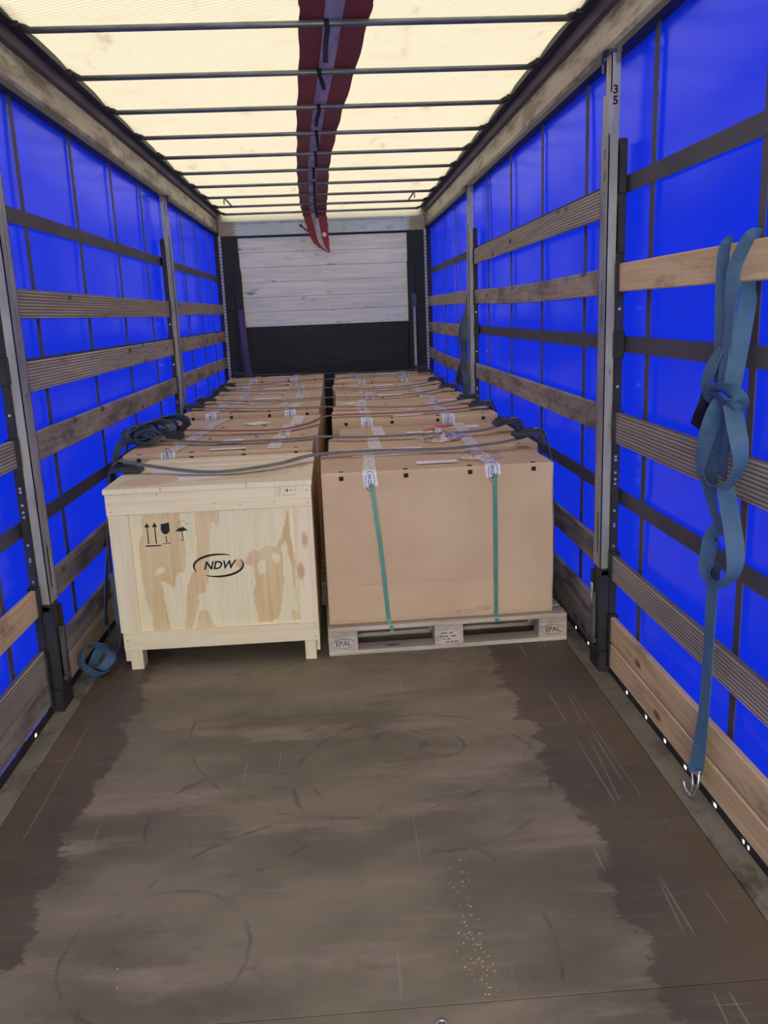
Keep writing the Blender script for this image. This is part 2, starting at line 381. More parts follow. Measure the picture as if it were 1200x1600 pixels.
def catmull(P, sub):
    P = [Vector(p) for p in P]
    if len(P) < 3:
        return [P[0].lerp(P[-1], i/sub) for i in range(sub+1)]
    out = []
    for i in range(len(P)-1):
        a = P[i-1] if i else 2*P[0]-P[1]; b, c = P[i], P[i+1]; d = P[i+2] if i+2 < len(P) else 2*P[-1]-P[-2]
        for k in range(sub):
            t = k/sub
            out.append(.5*((2*b)+(c-a)*t+(2*a-5*b+4*c-d)*t*t+(3*b-a-3*c+d)*t**3))
    out.append(P[-1]); return out
def R6(rows): return [(Vector(r[:3]), Vector(r[3:])) for r in rows]
def tag(o, label=None, cat=None, group=None, kind=None):
    if label: o['label'] = label
    if cat: o['category'] = cat
    if group: o['group'] = group
    if kind: o['kind'] = kind
    return o
def thing(name, loc, label, cat, group=None):
    o = bpy.data.objects.new(name, None); COL.objects.link(o); o.location = loc; o.empty_display_size = .1
    return tag(o, label, cat, group)
def BOX(*a): return MB().box(*a)
ORD = ['first', 'second', 'third', 'fourth', 'fifth', 'sixth', 'seventh', 'eighth', 'ninth', 'tenth', 'eleventh']
# ------------------------------------------------------------------ the setting
Y0, Y1 = -3.0, 10.6
# floor: slab, plywood sheets, steel edges
fl = tag(BOX(-1.24, 1.24, Y0, Y1, -.12, -.022).build('floor', 'black_steel'), kind='structure')
yy = [Y0, -1.43, .14, 1.70, 3.27, 4.84, 6.41, 7.98, 9.30, Y1]
for a, b in zip(yy[:-1], yy[1:]):
    BOX(-1.148, 1.148, a+.0012, b-.0012, -.022, 0).build('floor_sheet', 'floor', fl, bevel=.0008)
for s in (-1, 1):
    BOX(s*1.151, s*1.24, Y0, Y1, -.022, .0015).build('edge_strip', 'edge_strip', fl, bevel=.001)
tag(BOX(-40, 40, -40, 50, -1.3, -1.2).build('ground', 'gravel'), kind='structure')

# side curtains with sewn webbing
def wall(side):
    s = 1 if side == 'right' else -1
    ny, nz_ = 150, 34; vs = []; fs = []
    for j in range(nz_+1):
        z = -.045+2.715*j/nz_
        for i in range(ny+1):
            y = Y0+(Y1-Y0)*i/ny
            x = 1.297+.005*math.sin(y*7.4+.6*s)*math.sin(z*2.2+1)+.003*math.sin(y*2.9+z*4)
            vs.append((s*x, y, z))
    for j in range(nz_):
        for i in range(ny):
            a = j*(ny+1)+i; fs.append((a, a+1, a+ny+2, a+ny+1))
    wl = tag(MB().add(vs, fs).build('wall_'+side, 'curtain', smooth=True), kind='structure')
    ys = [2.42+.848*k for k in range(-3, 10)] if s > 0 else [2.35+.838*k for k in range(-3, 10)]
    for y in ys:
        BOX(s*1.281, s*1.2845, y-.02, y+.02, -.045, 2.66).build('vertical_webbing', 'webbing', wl)
    for z in (2.11, 1.475, .82):
        BOX(s*1.2785, s*1.281, Y0, Y1, z-.033, z+.033).build('horizontal_webbing', 'webbing', wl)
    return wl
WL, WR = wall('left'), wall('right')

# roof rails and kick rails
for n, s in ((1, -1), (2, 1)):
    prof = [(1.245, 2.645), (1.238, 2.665), (1.244, 2.79), (1.35, 2.79), (1.35, 2.645)]
    def extr(pr, name, mat, parent, y0=Y0, y1=Y1):
        k = len(pr); pr = [(s*x, z) for x, z in pr]
        vs = [(x, y0, z) for x, z in pr]+[(x, y1, z) for x, z in pr]
        f = [(i, (i+1) % k, k+(i+1) % k, k+i) for i in range(k)]+[tuple(range(k-1, -1, -1)), tuple(range(k, 2*k))]
        if s < 0: f = [t[::-1] for t in f]
        return MB().add(vs, f).build(name, mat, parent)
    tr = tag(extr(prof, 'trim_%d' % n, 'beam', None), kind='structure')
    extr([(1.243, 2.618), (1.243, 2.645), (1.35, 2.645), (1.35, 2.618)], 'lower_lip', 'black_steel', tr)
    extr([(1.244, 2.79), (1.222, 2.80), (1.205, 2.865), (1.35, 2.865), (1.35, 2.79)], 'upper_face', 'beam_dark', tr)
    extr([(1.165, 2.842), (1.165, 2.872), (1.205, 2.872), (1.205, 2.842)], 'sliding_track', 'black_steel', tr)
for n, s, holes in ((3, -1, (3.23, 2.75, 3.9)), (4, 1, (2.03, 2.194, 2.215, 2.419, 2.66, 2.851, 3.047, 3.275, 3.835, 4.05))):
    b = MB(); b.box(s*1.241, s*1.247, Y0, Y1, .02, .036); b.box(s*1.241, s*1.247, Y0, Y1, -.12, .0)
    y = Y0
    for h in sorted(holes):
        b.box(s*1.241, s*1.247, y, h-.016, 0, .02); y = h+.016
    b.box(s*1.241, s*1.247, y, Y1, 0, .02)
    tag(b.build('trim_%d' % n, 'black_steel'), kind='structure')

# roof tarpaulin with its bows
BOWS = [2.44, 3.16, 3.88, 4.6, 5.32, 6.04, 6.76, 7.48, 8.22, 8.95, 9.68, 10.36]
YR = Y0
nx, ny = 24, 140; vs = []; fs = []
for j in range(ny+1):
    y = YR+(Y1-YR)*j/ny
    ph = (y-3.88)/.72
    for i in range(nx+1):
        x = -1.243+2.486*i/nx
        z = 2.850+.022*abs(math.sin(math.pi*ph))+.006*math.sin(x*5+y*3)
        if y > 10.36: z = 2.85-(y-10.36)/.24*.085
        vs.append((x, y, z))
for j in range(ny):
    for i in range(nx):
        a = j*(nx+1)+i; fs.append((a, a+nx+1, a+nx+2, a+1))
ceil = tag(MB().add(vs, fs).build('ceiling', 'roof', smooth=True), kind='structure')
TIE = {3.88: (.10, .13, -.012), 4.6: (.06, .06, .02), 5.32: (.045, .085, -.02), 6.04: (.02, .09, .01), 6.76: (.0, .075, .0), 7.48: (-.03, .05, 0), 8.22: (-.04, .08, 0), 8.95: (-.05, .06, 0), 9.68: (-.06, .09, .01), 10.36: (-.055, .05, 0)}
for k, y in enumerate(BOWS):
    b = MB().cyl((-1.13, y, 2.825), (1.13, y, 2.825), .0135, 10).build('roof_bow', 'bow', ceil, smooth=True)
    for s in (-1, 1):
        h = MB().cyl((s*1.12, y, 2.825), (s*1.165, y+.012, 2.85), .016, 8)
        h.box(s*1.15, s*1.175, y-.035, y+.045, 2.832, 2.872)
        h.build('slider', 'black_steel', b)
    if y in TIE:
        x, dz, dx = TIE[y]
        MB().ribbon([(Vector((x, y-.005, 2.846)), Vector((1, 0, 0))), (Vector((x, y-.0165, 2.828)), Vector((1, 0, 0))), (Vector((x+.003, y-.018, 2.80)), Vector((1, .2, 0))),
                     (Vector((x+dx*.6, y-.03, 2.80-dz*.5)), Vector((1, .3, 0))), (Vector((x+dx, y-.02, 2.80-dz)), Vector((1, 0, 0)))], .022, .003).build('tie_strap', 'black_web', b)
for s in (-1, 1):
    BOX(s*.955-.008, s*.955+.008, 8.96, 9.67, 2.822, 2.83).build('bow_link', 'bow', ceil)
    BOX(s*.955-.006, s*.955+.006, 8.94, 8.955, 2.76, 2.822).build('bow_link', 'bow', ceil)

# red strip lying on the bows, its end hanging at the bulkhead
zt = 2.8425
cl = [(2.2, .155, .150, zt), (3.5, .146, .149, zt), (3.85, .135, .147, zt), (4.7, .096, .143, zt), (5.6, .045, .138, zt), (6.4, .010, .134, zt), (7.4, -.03, .135, zt), (8.3, -.05, .142, zt), (9.2, -.068, .146, zt), (9.9, -.08, .148, 2.842), (10.33, -.083, .146, 2.842)]
tail = [(10.385, -.08, .138, 2.80), (10.40, -.062, .13, 2.70), (10.385, -.044, .114, 2.59), (10.36, -.026, .098, 2.50), (10.35, .006, .067, 2.43), (10.35, .045, .03, 2.38), (10.35, .066, .008, 2.36)]
red = thing('red_tarpaulin_strip', (0, 7, zt), 'long red tarpaulin strip with a white centre stripe lying over the roof bows', 'tarpaulin strip')
def strip(rows, k0, k1, dz):
    P = catmull([Vector((r[1], r[0], r[3])) for r in rows], 6); H = catmull([Vector((r[2], 0, 0)) for r in rows], 6)
    vs = []; n = len(P)
    for i in range(n):
        d = (P[min(i+1, n-1)]-P[max(i-1, 0)]).normalized(); nn = Vector((1, 0, 0)).cross(d).normalized()
        h = H[i].x; wob = .004*math.sin(i*1.3)
        for q in (k0, k1):
            for e in (dz, dz-.0012):
                vs.append(P[i]+Vector((h*q, 0, 0))+nn*(e)+Vector((wob*(abs(q) > .5), 0, 0)))
    fs = []
    for i in range(n-1):
        a, b = i*4, i*4+4
        fs += [(a, b, b+2, a+2), (a+1, a+3, b+3, b+1), (a, a+1, b+1, b), (a+2, b+2, b+3, a+3)]
    fs += [(0, 2, 3, 1), ((n-1)*4, (n-1)*4+1, (n-1)*4+3, (n-1)*4+2)]
    return MB().add(vs, fs)
strip(cl+tail, -1, 1, 0).build('red_cloth', 'red_tarp', red, smooth=False)
strip(cl+tail[:-1], -.3, .22, -.0016).build('white_stripe', 'white_stripe', red)
mk = MB()
for i in range(9):
    z = 2.78-.027*i; x0 = -.085+.05*max(0, (2.65-z))
    yk = 10.388 if z > 2.6 else 10.372
    mk.box(x0-.012, x0+.012, yk-.004, yk, z-.004, z+.004)
mk.build('printed_mark', 'ink_grey', red)['kind'] = 'stuff'
MB().cyl((.02, 10.352, 2.565), (.02, 10.368, 2.565), .026, 14).cyl((.02, 10.346, 2.565), (.02, 10.353, 2.565), .012, 10).build('washer', 'alu_white', red)
tag(MB().tube([(-.25, 10.50, 2.685), (-.2, 10.46, 2.64), (-.14, 10.44, 2.60), (-.11, 10.42, 2.595), (-.095, 10.41, 2.625)], .009).cyl((-.262, 10.505, 2.697), (-.245, 10.497, 2.68), .016).build('rubber_tie', 'black_plastic', at=(-.18, 10.45, 2.6)),
    'short black rubber tie dangling from the light blue front rail beside the red strip', 'tie')

# front bulkhead
wf = tag(BOX(-1.3, 1.3, Y1+.02, Y1+.07, -.02, 2.95).build('wall_front', 'black_board'), kind='structure')
zs = [1.535, 1.712, 1.885, 2.06, 2.235, 2.405, 2.578]
for i in range(6):
    BOX(-1.02+.004*(5-i), 1.01, Y1-.002+.002*(i % 2), Y1+.02, zs[i]+.0015, zs[i+1]-.0015).build('board', 'white_board', wf, bevel=.001)
for i, (a, b) in enumerate(((0, .51), (.51, 1.02), (1.02, 1.532))):
    BOX(-.99, .99, Y1, Y1+.02, a+.001, b-.001).build('dark_board', 'black_board', wf, bevel=.001)
BOX(-1.04, 1.04, Y1-.045, Y1+.02, 2.60, 2.765).build('top_rail', 'lightblue', wf, bevel=.004)
BOX(-1.04, 1.04, Y1-.055, Y1-.045, 2.745, 2.765).build('top_rail_flange', 'lightblue', wf, bevel=.001)
rv = MB()
for i in range(9): rv.cyl((-.96+.24*i, Y1-.05, 2.735), (-.96+.24*i, Y1-.045, 2.735), .007)
rv.build('rivet', 'ink_grey', wf)['kind'] = 'stuff'
for s in (-1, 1):
    BOX(s*1.04, s*1.235, Y1-.04, Y1+.02, 2.60, 2.765).build('rail_end_block', 'beige_metal', wf, bevel=.004)
    g = BOX(s*1.015, s*1.05, Y1-.05, Y1-.039, 2.605, 2.76)
    pl = g.build('rail_bracket', 'lightblue', wf, bevel=.002)
    d = MB()
    for z in (2.63, 2.665, 2.70, 2.735): d.cyl((s*1.032, Y1-.053, z), (s*1.032, Y1-.049, z), .006)
    d.build('bracket_hole', 'ink', wf)['kind'] = 'stuff'
    BOX(s*1.02, s*1.215, Y1-.03, Y1+.02, 0, 2.60).build('corner_panel', 'black_board', wf, bevel=.003)
    BOX(s*1.0, s*1.09, Y1-.085, Y1-.03, 0, 2.20 if s < 0 else 2.25).build('corner_column', 'black_board', wf, bevel=.006)
    BOX(s*1.213, s*1.238, Y1-.10, Y1-.01, 0, 2.60).build('corner_profile', 'alu_white', wf, bevel=.002)
    BOX(s*1.236, s*1.305, Y1-.03, Y1+.02, -.02, 2.645).build('corner_leak_filler', 'black_steel', wf)  # added black block, stops daylight leaking between profile and curtain
    d = MB()
    for i in range(40): d.box(s*1.2125, s*1.2135, Y1-.075, Y1-.045, .95+i*.04, .965+i*.04); d.box(s*1.22, s*1.232, Y1-.1008, Y1-.0995, .95+i*.04, .965+i*.04)
    d.build('profile_hole', 'ink', wf)['kind'] = 'stuff'
# pale and coloured strips on the two corner columns
MB().ribbon([(Vector((-1.03, Y1-.09, 1.75)), Vector((1, 0, 0))), (Vector((-1.015, Y1-.095, 1.3)), Vector((1, .1, 0))), (Vector((-.985, Y1-.09, .9)), Vector((1, 0, 0)))], .075, .004).build('purple_band', 'purple', wf)
BOX(1.055, 1.085, Y1-.089, Y1-.084, .8, 1.7).build('pale_strip', 'galv', wf)
MB().ribbon([(Vector((1.065, Y1-.09, 1.86)), Vector((1, 0, 0))), (Vector((1.07, Y1-.11, 1.78)), Vector((1, .3, 0))), (Vector((1.065, Y1-.09, 1.70)), Vector((1, 0, 0)))], .06, .004).build('blue_band', 'navy_web', wf)

# ------------------------------------------------------------------ side posts (they slide along the roof rail)
def front_plate(b, s, x, hw, z0, z1, holes, th=.004):
    """steel front with cut-outs: holes = (centre_y, z0, z1, half width)"""
    zz = z0
    for cy0, a, c, h in sorted(holes, key=lambda q: q[1]):
        b.box(s*x, s*(x+th), -hw, hw, zz, a)
        b.box(s*x, s*(x+th), -hw, cy0-h, a, c); b.box(s*x, s*(x+th), cy0+h, hw, a, c); zz = c
    b.box(s*x, s*(x+th), -hw, hw, zz, z1)
def make_post(s, yc, label, pockets, code=False, full=True):
    r = thing('side_post', (0, yc, 0), label, 'post', None)
    def bd(b, n, mt, par=r, **k):
        o = b.build(n, mt, None, at=(0, 0, 0), **k); o.parent = par; return o
    b = MB()   # main column, a C profile with slots
    front_plate(b, s, 1.198, .05, .49, 2.30, [(0, 2.21, 2.25, .009), (0, 2.13, 2.17, .009), (0, 2.075, 2.09, .005), (0, 2.02, 2.03, .004), (0, 1.62, 2.0, .005), (0, 1.52, 1.60, .005),
                                             (0, 1.36, 1.375, .008), (0, .86, .90, .008), (0, .55, .74, .014)])
    b.box(s*1.198, s*1.236, -.05, -.046, .49, 2.30); b.box(s*1.198, s*1.236, .046, .05, .49, 2.30)
    bd(b, 'column', 'galv')
    bd(BOX(s*1.203, s*1.236, -.045, .045, .02, 2.29), 'column_core', 'black_steel')
    b = MB()
    front_plate(b, s, 1.208, .034, 2.30, 2.60, [(-.006, 2.52, 2.585, .006), (-.008, 2.44, 2.448, .005), (-.008, 2.41, 2.418, .005), (-.008, 2.38, 2.388, .005), (-.008, 2.34, 2.355, .005)])
    b.box(s*1.208, s*1.245, -.034, -.030, 2.28, 2.60); b.box(s*1.208, s*1.245, .030, .034, 2.28, 2.60)
    b.box(s*1.200, s*1.212, -.04, .04, 2.29, 2.455)
    uc = bd(b, 'upper_column', 'galv')
    bd(BOX(s*1.213, s*1.24, -.029, .029, 2.30, 2.60), 'upper_core', 'black_steel')
    if code:
        b = MB(); fr = ((s*1.226, -.034, 2.465), (s, 0, 0), (0, 0, 1), (0, -1, 0))
        b.text('3', .045, fr, 0, .0015); fr2 = ((s*1.226, -.034, 2.425),)+fr[1:]
        b.text('5', .045, fr2, 0, .0015); o = bd(b, 'painted_digits', 'ink', uc)
        # dark digits on the flank that faces the open rear
    b = MB().tube([(s*1.20, .06, 2.585), (s*1.19, .02, 2.607), (s*1.19, -.03, 2.612), (s*1.215, -.065, 2.607)], .006)
    b.box(s*1.195, s*1.245, -.045, .045, 2.60, 2.617); b.cyl((s*1.225, -.07, 2.60), (s*1.225, -.07, 2.555), .006); b.cyl((s*1.21, .075, 2.59), (s*1.21, .075, 2.55), .007)
    bd(b, 'top_hook', 'galv_dark')
    for z in (2.16, 1.93):
        bd(BOX(s*1.236, s*1.264, -.085, -.0505, z-.09, z+.1), 'clamp', 'black_steel', bevel=.003)
        bd(BOX(s*1.236, s*1.264, .0505, .085, z-.09, z+.1), 'clamp', 'black_steel', bevel=.003)
    bd(BOX(s*1.232, s*1.27, -.09, .09, 1.42, 1.53), 'clamp', 'black_steel', bevel=.003)
    bd(BOX(s*1.236, s*1.268, -.072, .072, .02, 2.28), 'back_channel', 'black_steel', bevel=.002)
    for sgn, zlist in ((-1, pockets[0]), (1, pockets[1])):
        for z in zlist:
            q = lambda y: sgn*y
            u = [(1.228, q(.073)), (1.27, q(.073)), (1.27, q(.105)), (1.2635, q(.105)), (1.2635, q(.086)), (1.2345, q(.086)), (1.2345, q(.105)), (1.228, q(.105))]
            bd(MB().prism([(s*x, y) for x, y in u], ((0, 0, z-.062), (1, 0, 0), (0, 1, 0), (0, 0, 1)), .124, 0), 'plank_pocket', 'black_steel')
    b = MB()
    for z in (1.76, 1.62, 1.30, 1.0, .985, .93, .90, .88, .76, .70, .69, .60):
        b.cyl((s*1.25, -.0735, z), (s*1.25, -.0715, z), .006, 8)
    bd(b, 'rivet', 'bolt')['kind'] = 'stuff'
    b = MB().box(s*1.195, s*1.268, -.07, .07, 0, .10).box(s*1.19, s*1.268, -.062, -.045, .10, .46).box(s*1.19, s*1.268, .045, .062, .10, .46).box(s*1.205, s*1.268, -.045, .045, .1, .48)
    bd(b, 'lock_foot', 'black_steel', bevel=.004)
    b = MB().box(s*1.178, s*1.196, -.014, .014, .12, .37).cyl((s*1.187, -.03, .14), (s*1.187, .03, .14), .012)
    lv = bd(b, 'lock_lever', 'galv_dark', bevel=.003)
    if code:
        MB_ = MB().add([(s*1.176, -.012, .41), (s*1.176, .016, .41), (s*1.176, .004, .375), (s*1.176, .018, .345), (s*1.176, -.01, .315), (s*1.176, -.008, .36),
                        (s*1.18, -.012, .41), (s*1.18, .016, .41), (s*1.18, .004, .375), (s*1.18, .018, .345), (s*1.18, -.01, .315), (s*1.18, -.008, .36)],
                       [(0, 1, 2, 5), (5, 2, 3, 4), (11, 8, 7, 6), (10, 9, 8, 11), (0, 6, 7, 1), (1, 7, 8, 2), (2, 8, 9, 3), (3, 9, 10, 4), (4, 10, 11, 5), (5, 11, 6, 0)])
        bd(MB_, 'torn_sticker', 'alu_white', lv)
    return r
LOW = [.517, .222, .098]
make_post(1, 3.585, 'galvanised side post on the right nearest the camera, dark digits 35 near its top', ([1.745, 1.135]+LOW, [2.06, 1.74, 1.135]+LOW), True)
make_post(1, 7.14, 'far galvanised side post on the right, near the bulkhead, blue strap hanging beside it', ([2.06, 1.74, 1.135], [1.74, 1.455, 1.14]))
make_post(-1, 3.52, 'galvanised side post on the left nearest the camera, dirty black foot on the floor', ([1.145]+LOW, [1.74, 1.435, 1.14]+LOW))
make_post(-1, 7.12, 'far galvanised side post on the left, behind the cartons, under the roof rail', ([1.74, 1.435, 1.14], [1.745, 1.44, 1.135]))

# ------------------------------------------------------------------ side planks
def plank(s, y0, y1, z0, z1, mat, label, bow=0, dz1=0, name='side_plank', th=.025):
    n = 10; vs = []; fs = []
    x0, x1 = 1.2365, 1.2365+th
    for i in range(n+1):
        t = i/n; y = y0+(y1-y0)*t; q = bow*math.sin(math.pi*t)*(1-.3*t); e = dz1*t
        c = .004
        prof = [(x0, z0+c), (x0, z1-c), (x0+c, z1), (x1-c, z1), (x1, z1-c), (x1, z0+c), (x1-c, z0), (x0+c, z0)]
        vs += [(s*x, y, z+q+e) for x, z in prof]
    for i in range(n):
        for k in range(8):
            f = (i*8+k, i*8+(k+1) % 8, i*8+8+(k+1) % 8, i*8+8+k); fs.append(f if s < 0 else f[::-1])
    e0, e1 = tuple(range(8)), tuple(n*8+k for k in range(8))
    fs += [e0[::-1], e1] if s < 0 else [e0, e1[::-1]]
    o = MB().add(vs, fs).build(name, mat, at=(s*1.249, (y0+y1)/2, z0))
    return tag(o, label, 'plank', 'removable side planks')
A0, A1 = .3, 3.488
plank(1, A0, A1, 1.688, 1.80, 'plank_new', 'fresh light pine plank on the right wall with a blue strap looped over it')
plank(1, A0, A1, 1.062, 1.195, 'plank_grey', 'grey ribbed plank on the right wall behind the knotted blue strap')
plank(1, A0, A1, .447, .565, 'plank_grey', 'grey ribbed plank on the right, just above the pair of fresh pine kick planks')
plank(1, A0, A1, .162, .28, 'plank_new', 'upper of the two fresh pine kick planks at bottom right, behind the strap hook', dz1=-.005)
plank(1, A0, A1, .034, .148, 'plank_new', 'lowest fresh pine kick plank on the right, knotty, just above the floor edge')
B0, B1 = 3.682, 7.045
plank(1, B0, B1, 2.0, 2.118, 'plank_grey', 'highest grey ribbed plank of all, in the middle bay of the right wall')
plank(1, B0, B1, 1.68, 1.79, 'plank_old', 'second plank from the top in the middle bay of the right wall, sagging', bow=-.018, dz1=.008)
plank(1, B0, B1, 1.08, 1.205, 'plank_old', 'plank on the middle bay of the right wall just above the carton tops')
plank(1, B0, B1, .455, .58, 'plank_old', 'dark plank low on the right wall behind the big front carton')
plank(1, B0, B1, .20, .285, 'plank_old', 'upper dirty kick plank on the right beside the loaded pallet')
plank(1, B0, B1, .034, .19, 'plank_old', 'lowest dirty kick plank on the right beside the loaded pallet')
C0, C1 = 7.235, 10.49
plank(1, C0, C1, 1.69, 1.805, 'plank_grey', 'top plank in the far right bay, the small blue strap hung over it', dz1=.012)
plank(1, C0, C1, 1.392, 1.515, 'plank_old', 'middle plank in the far right bay next to the bulkhead')
plank(1, C0, C1, 1.08, 1.205, 'plank_old', 'lowest visible plank in the far right bay, bent above the carton tops', bow=-.03, dz1=.01)
A1 = 3.422
plank(-1, A0, A1, 1.09, 1.20, 'plank_grey', 'grey ribbed plank cut by the left edge, halfway up the near left wall')
plank(-1, A0, A1, .452, .57, 'plank_new', 'fresh pine plank cut by the left edge, low on the near left wall')
plank(-1, A0, A1, .17, .30, 'plank_grey', 'upper of the two grey kick planks at lower left corner')
plank(-1, A0, A1, .05, .166, 'plank_old', 'lowest grey kick plank at lower left corner, above the floor edge')
B0, B1 = 3.618, 7.025
plank(-1, B0, B1, 1.678, 1.80, 'plank_grey', 'top grey ribbed plank in the middle bay of the left wall')
plank(-1, B0, B1, 1.37, 1.497, 'plank_grey', 'second grey ribbed plank in the middle bay of the left wall', dz1=.004)
plank(-1, B0, B1, 1.075, 1.20, 'plank_old', 'third brown-grey plank in the middle bay of the left wall, above the crate', dz1=-.006)
plank(-1, B0, B1, .455, .58, 'plank_old', 'dark plank on the left wall level with the middle of the wooden crate')
plank(-1, B0, B1, .165, .282, 'plank_old', 'upper brown kick plank on the left, beside the wooden crate')
plank(-1, B0, B1, .04, .162, 'plank_new', 'lowest brown kick plank on the left, behind the blue webbing coil')
C0, C1 = 7.215, 10.49
plank(-1, C0, C1, 1.69, 1.803, 'plank_grey', 'top plank in the far left bay next to the bulkhead', dz1=.01)
plank(-1, C0, C1, 1.378, 1.50, 'plank_old', 'middle plank in the far left bay next to the bulkhead')
plank(-1, C0, C1, 1.075, 1.20, 'plank_old', 'lowest visible plank in the far left bay, over the rear cartons', dz1=-.008)
# ------------------------------------------------------------------ wooden crate
CX0, CX1, CY0, CY1 = -1.035, -.080, 3.866, 4.60
crate = thing('wooden_crate', ((CX0+CX1)/2, (CY0+CY1)/2, 0), 'pale new wooden crate with plywood front and black NDW oval, front left on the floor', 'crate')
U, V, NF = (1, 0, 0), (0, 0, 1), (0, -1, 0)
# plywood face: heartwood patches of the veneer, drawn as outlines in metres (x, z)
def uv(px, py): return (CX0+(px-77)/(1078-77)*(CX1-CX0), .875-(py-452)/(1160-452)*(.875-.10))
PATCH = [
 [(250, 550), (430, 550), (440, 690), (425, 800), (380, 850), (372, 890), (345, 850), (300, 855), (312, 940), (330, 1095), (245, 1095), (222, 880), (208, 700), (238, 640)],
 [(505, 535), (612, 540), (615, 590), (600, 632), (575, 600), (560, 690), (545, 780), (520, 900), (480, 930), (460, 1010), (435, 1090), (400, 1090), (415, 960), (430, 870), (490, 780), (500, 700)],
 [(470, 1000), (520, 990), (560, 1090), (455, 1090)],
 [(720, 770), (760, 735), (800, 742), (830, 728), (880, 735), (905, 700), (915, 770), (912, 860), (890, 960), (870, 1060), (770, 1065), (760, 980), (752, 930), (775, 880), (770, 810), (735, 790)],
 [(950, 560), (958, 560), (985, 1060), (975, 1060), (955, 800), (935, 690), (905, 740), (895, 720), (925, 650)],
 [(935, 1015), (965, 1005), (985, 1055), (935, 1060)],
 [(668, 790), (680, 768), (702, 772), (708, 792), (695, 812), (674, 810)]]
HOLE = [[(785, 800), (815, 782), (838, 800), (830, 835), (800, 845)], [(865, 765), (890, 758), (905, 780), (890, 805), (868, 798)], [(300, 800), (330, 790), (300, 830), (262, 822)]]
PATCH = [[uv(*p) for p in q] for q in PATCH]; HOLE = [[uv(*p) for p in q] for q in HOLE]
def inside(p, q):
    r = False; n = len(q)
    for i in range(n):
        (x1, y1), (x2, y2) = q[i], q[i-1]
        if (y1 > p[1]) != (y2 > p[1]) and p[0] < (x2-x1)*(p[1]-y1)/(y2-y1)+x1: r = not r
    return r
def grain_face(fr_o, uvec, vvec, nvec, w_, h_, patches, holes, nu, nv, stretch):
    vs = []; fs = []; val = []
    for j in range(nv+1):
        for i in range(nu+1):
            a, b = w_*i/nu, h_*j/nv
            vs.append(Vector(fr_o)+Vector(uvec)*a+Vector(vvec)*b)
            da = .014*mnoise.noise(Vector((a*14*stretch[0], b*14*stretch[1], 0)))+.007*mnoise.noise(Vector((a*60*stretch[0], b*60*stretch[1], 5)))
            db = .03*mnoise.noise(Vector((a*22*stretch[0], b*10*stretch[1], 9)))
            p = (a+da, b+db)
            k = any(inside(p, q) for q in patches) and not any(inside(p, q) for q in holes)
            val.append((.75+.35*mnoise.noise(Vector((a*9, b*3, 2)))) if k else .04+.12*max(0, mnoise.noise(Vector((a*20*stretch[0], b*20*stretch[1], 4)))))
    for j in range(nv):
        for i in range(nu):
            a = j*(nu+1)+i; fs.append((a, a+1, a+nu+2, a+nu+1))
    return vs, fs, val
def grained(name, vs, fs, val, parent, mat='ply'):
    o = MB().add(vs, fs).build(name, mat, parent)
    at = o.data.attributes.new('grain', 'FLOAT', 'POINT')
    for i, v in enumerate(val): at.data[i].value = v
    return o
px0, px1, pz0, pz1 = CX0+.095, CX1-.085, .185, .78
vs, fs, val = grain_face((px0, CY0+.018, pz0), U, V, NF, px1-px0, pz1-pz0, [[(x-px0, z-pz0) for x, z in q] for q in PATCH], [[(x-px0, z-pz0) for x, z in q] for q in HOLE], 150, 100, (1, .35))
n0 = len(vs); vs += [(px0, CY0+.03, pz0), (px1, CY0+.03, pz0), (px1, CY0+.03, pz1), (px0, CY0+.03, pz1)]; val += [0]*4
fs.append((n0+3, n0+2, n0+1, n0))
panel = grained('front_panel', vs, fs, val, crate)
BOX(CX0, CX1, CY0, CY0+.03, .772, .873).build('top_rail', 'pine_x', crate, bevel=.002)
BOX(CX0+.012, CX1, CY0, CY0+.03, .10, .19).build('bottom_rail', 'pine_x', crate, bevel=.002)
BOX(CX0+.003, CX0+.098, CY0+.004, CY0+.03, .19, .772).build('stile', 'pine_z', crate, bevel=.002)
BOX(CX1-.09, CX1-.002, CY0+.004, CY0+.03, .19, .772).build('stile', 'pine_z', crate, bevel=.002)
BOX(CX0+.004, CX0+.018, CY0+.03, CY1, .10, .873).build('side_panel', 'ply_dark', crate)
BOX(CX1-.014, CX1, CY0+.03, CY1, .10, .873).build('side_panel', 'ply_dark', crate)
BOX(CX0+.018, CX1-.014, CY1-.015, CY1, .10, .873).build('back_panel', 'ply_dark', crate)
BOX(CX0+.018, CX1-.014, CY0+.03, CY1-.015, .10, .12).build('bottom_panel', 'ply_dark', crate)
# lid
lp = [[(.05, .06), (.3, .09), (.34, .2), (.16, .3), (.04, .22)], [(.4, .12), (.62, .10), (.85, .18), (.88, .3), (.6, .33), (.45, .25)], [(.66, .36), (.92, .32), (.93, .5), (.7, .47)], [(.1, .35), (.35, .33), (.3, .42), (.12, .45)]]
vs, fs, val = grain_face((CX0-.005, CY0-.006, .8985), U, (0, 1, 0), V, CX1-CX0+.009, CY1-CY0+.006, lp, [], 90, 60, (.35, 1))
n0 = len(vs); a, b, c, d = (CX0-.005, CY0-.006), (CX1+.004, CY0-.006), (CX1+.004, CY1), (CX0-.005, CY1)
vs += [(*a, .8985), (*b, .8985), (*c, .8985), (*d, .8985), (*a, .875), (*b, .875), (*c, .875), (*d, .875)]; val += [.05]*8
fs += [(n0, n0+4, n0+5, n0+1), (n0+1, n0+5, n0+6, n0+2), (n0+2, n0+6, n0+7, n0+3), (n0+3, n0+7, n0+4, n0), (n0+7, n0+6, n0+5, n0+4)]
val = [.7*q for q in val]
lid = grained('lid', vs, fs, val, crate)
BOX(CX0+.06, CX1-.004, CY1-.10, CY1-.004, .8987, .912).build('batten', 'pine_x', lid, bevel=.002)
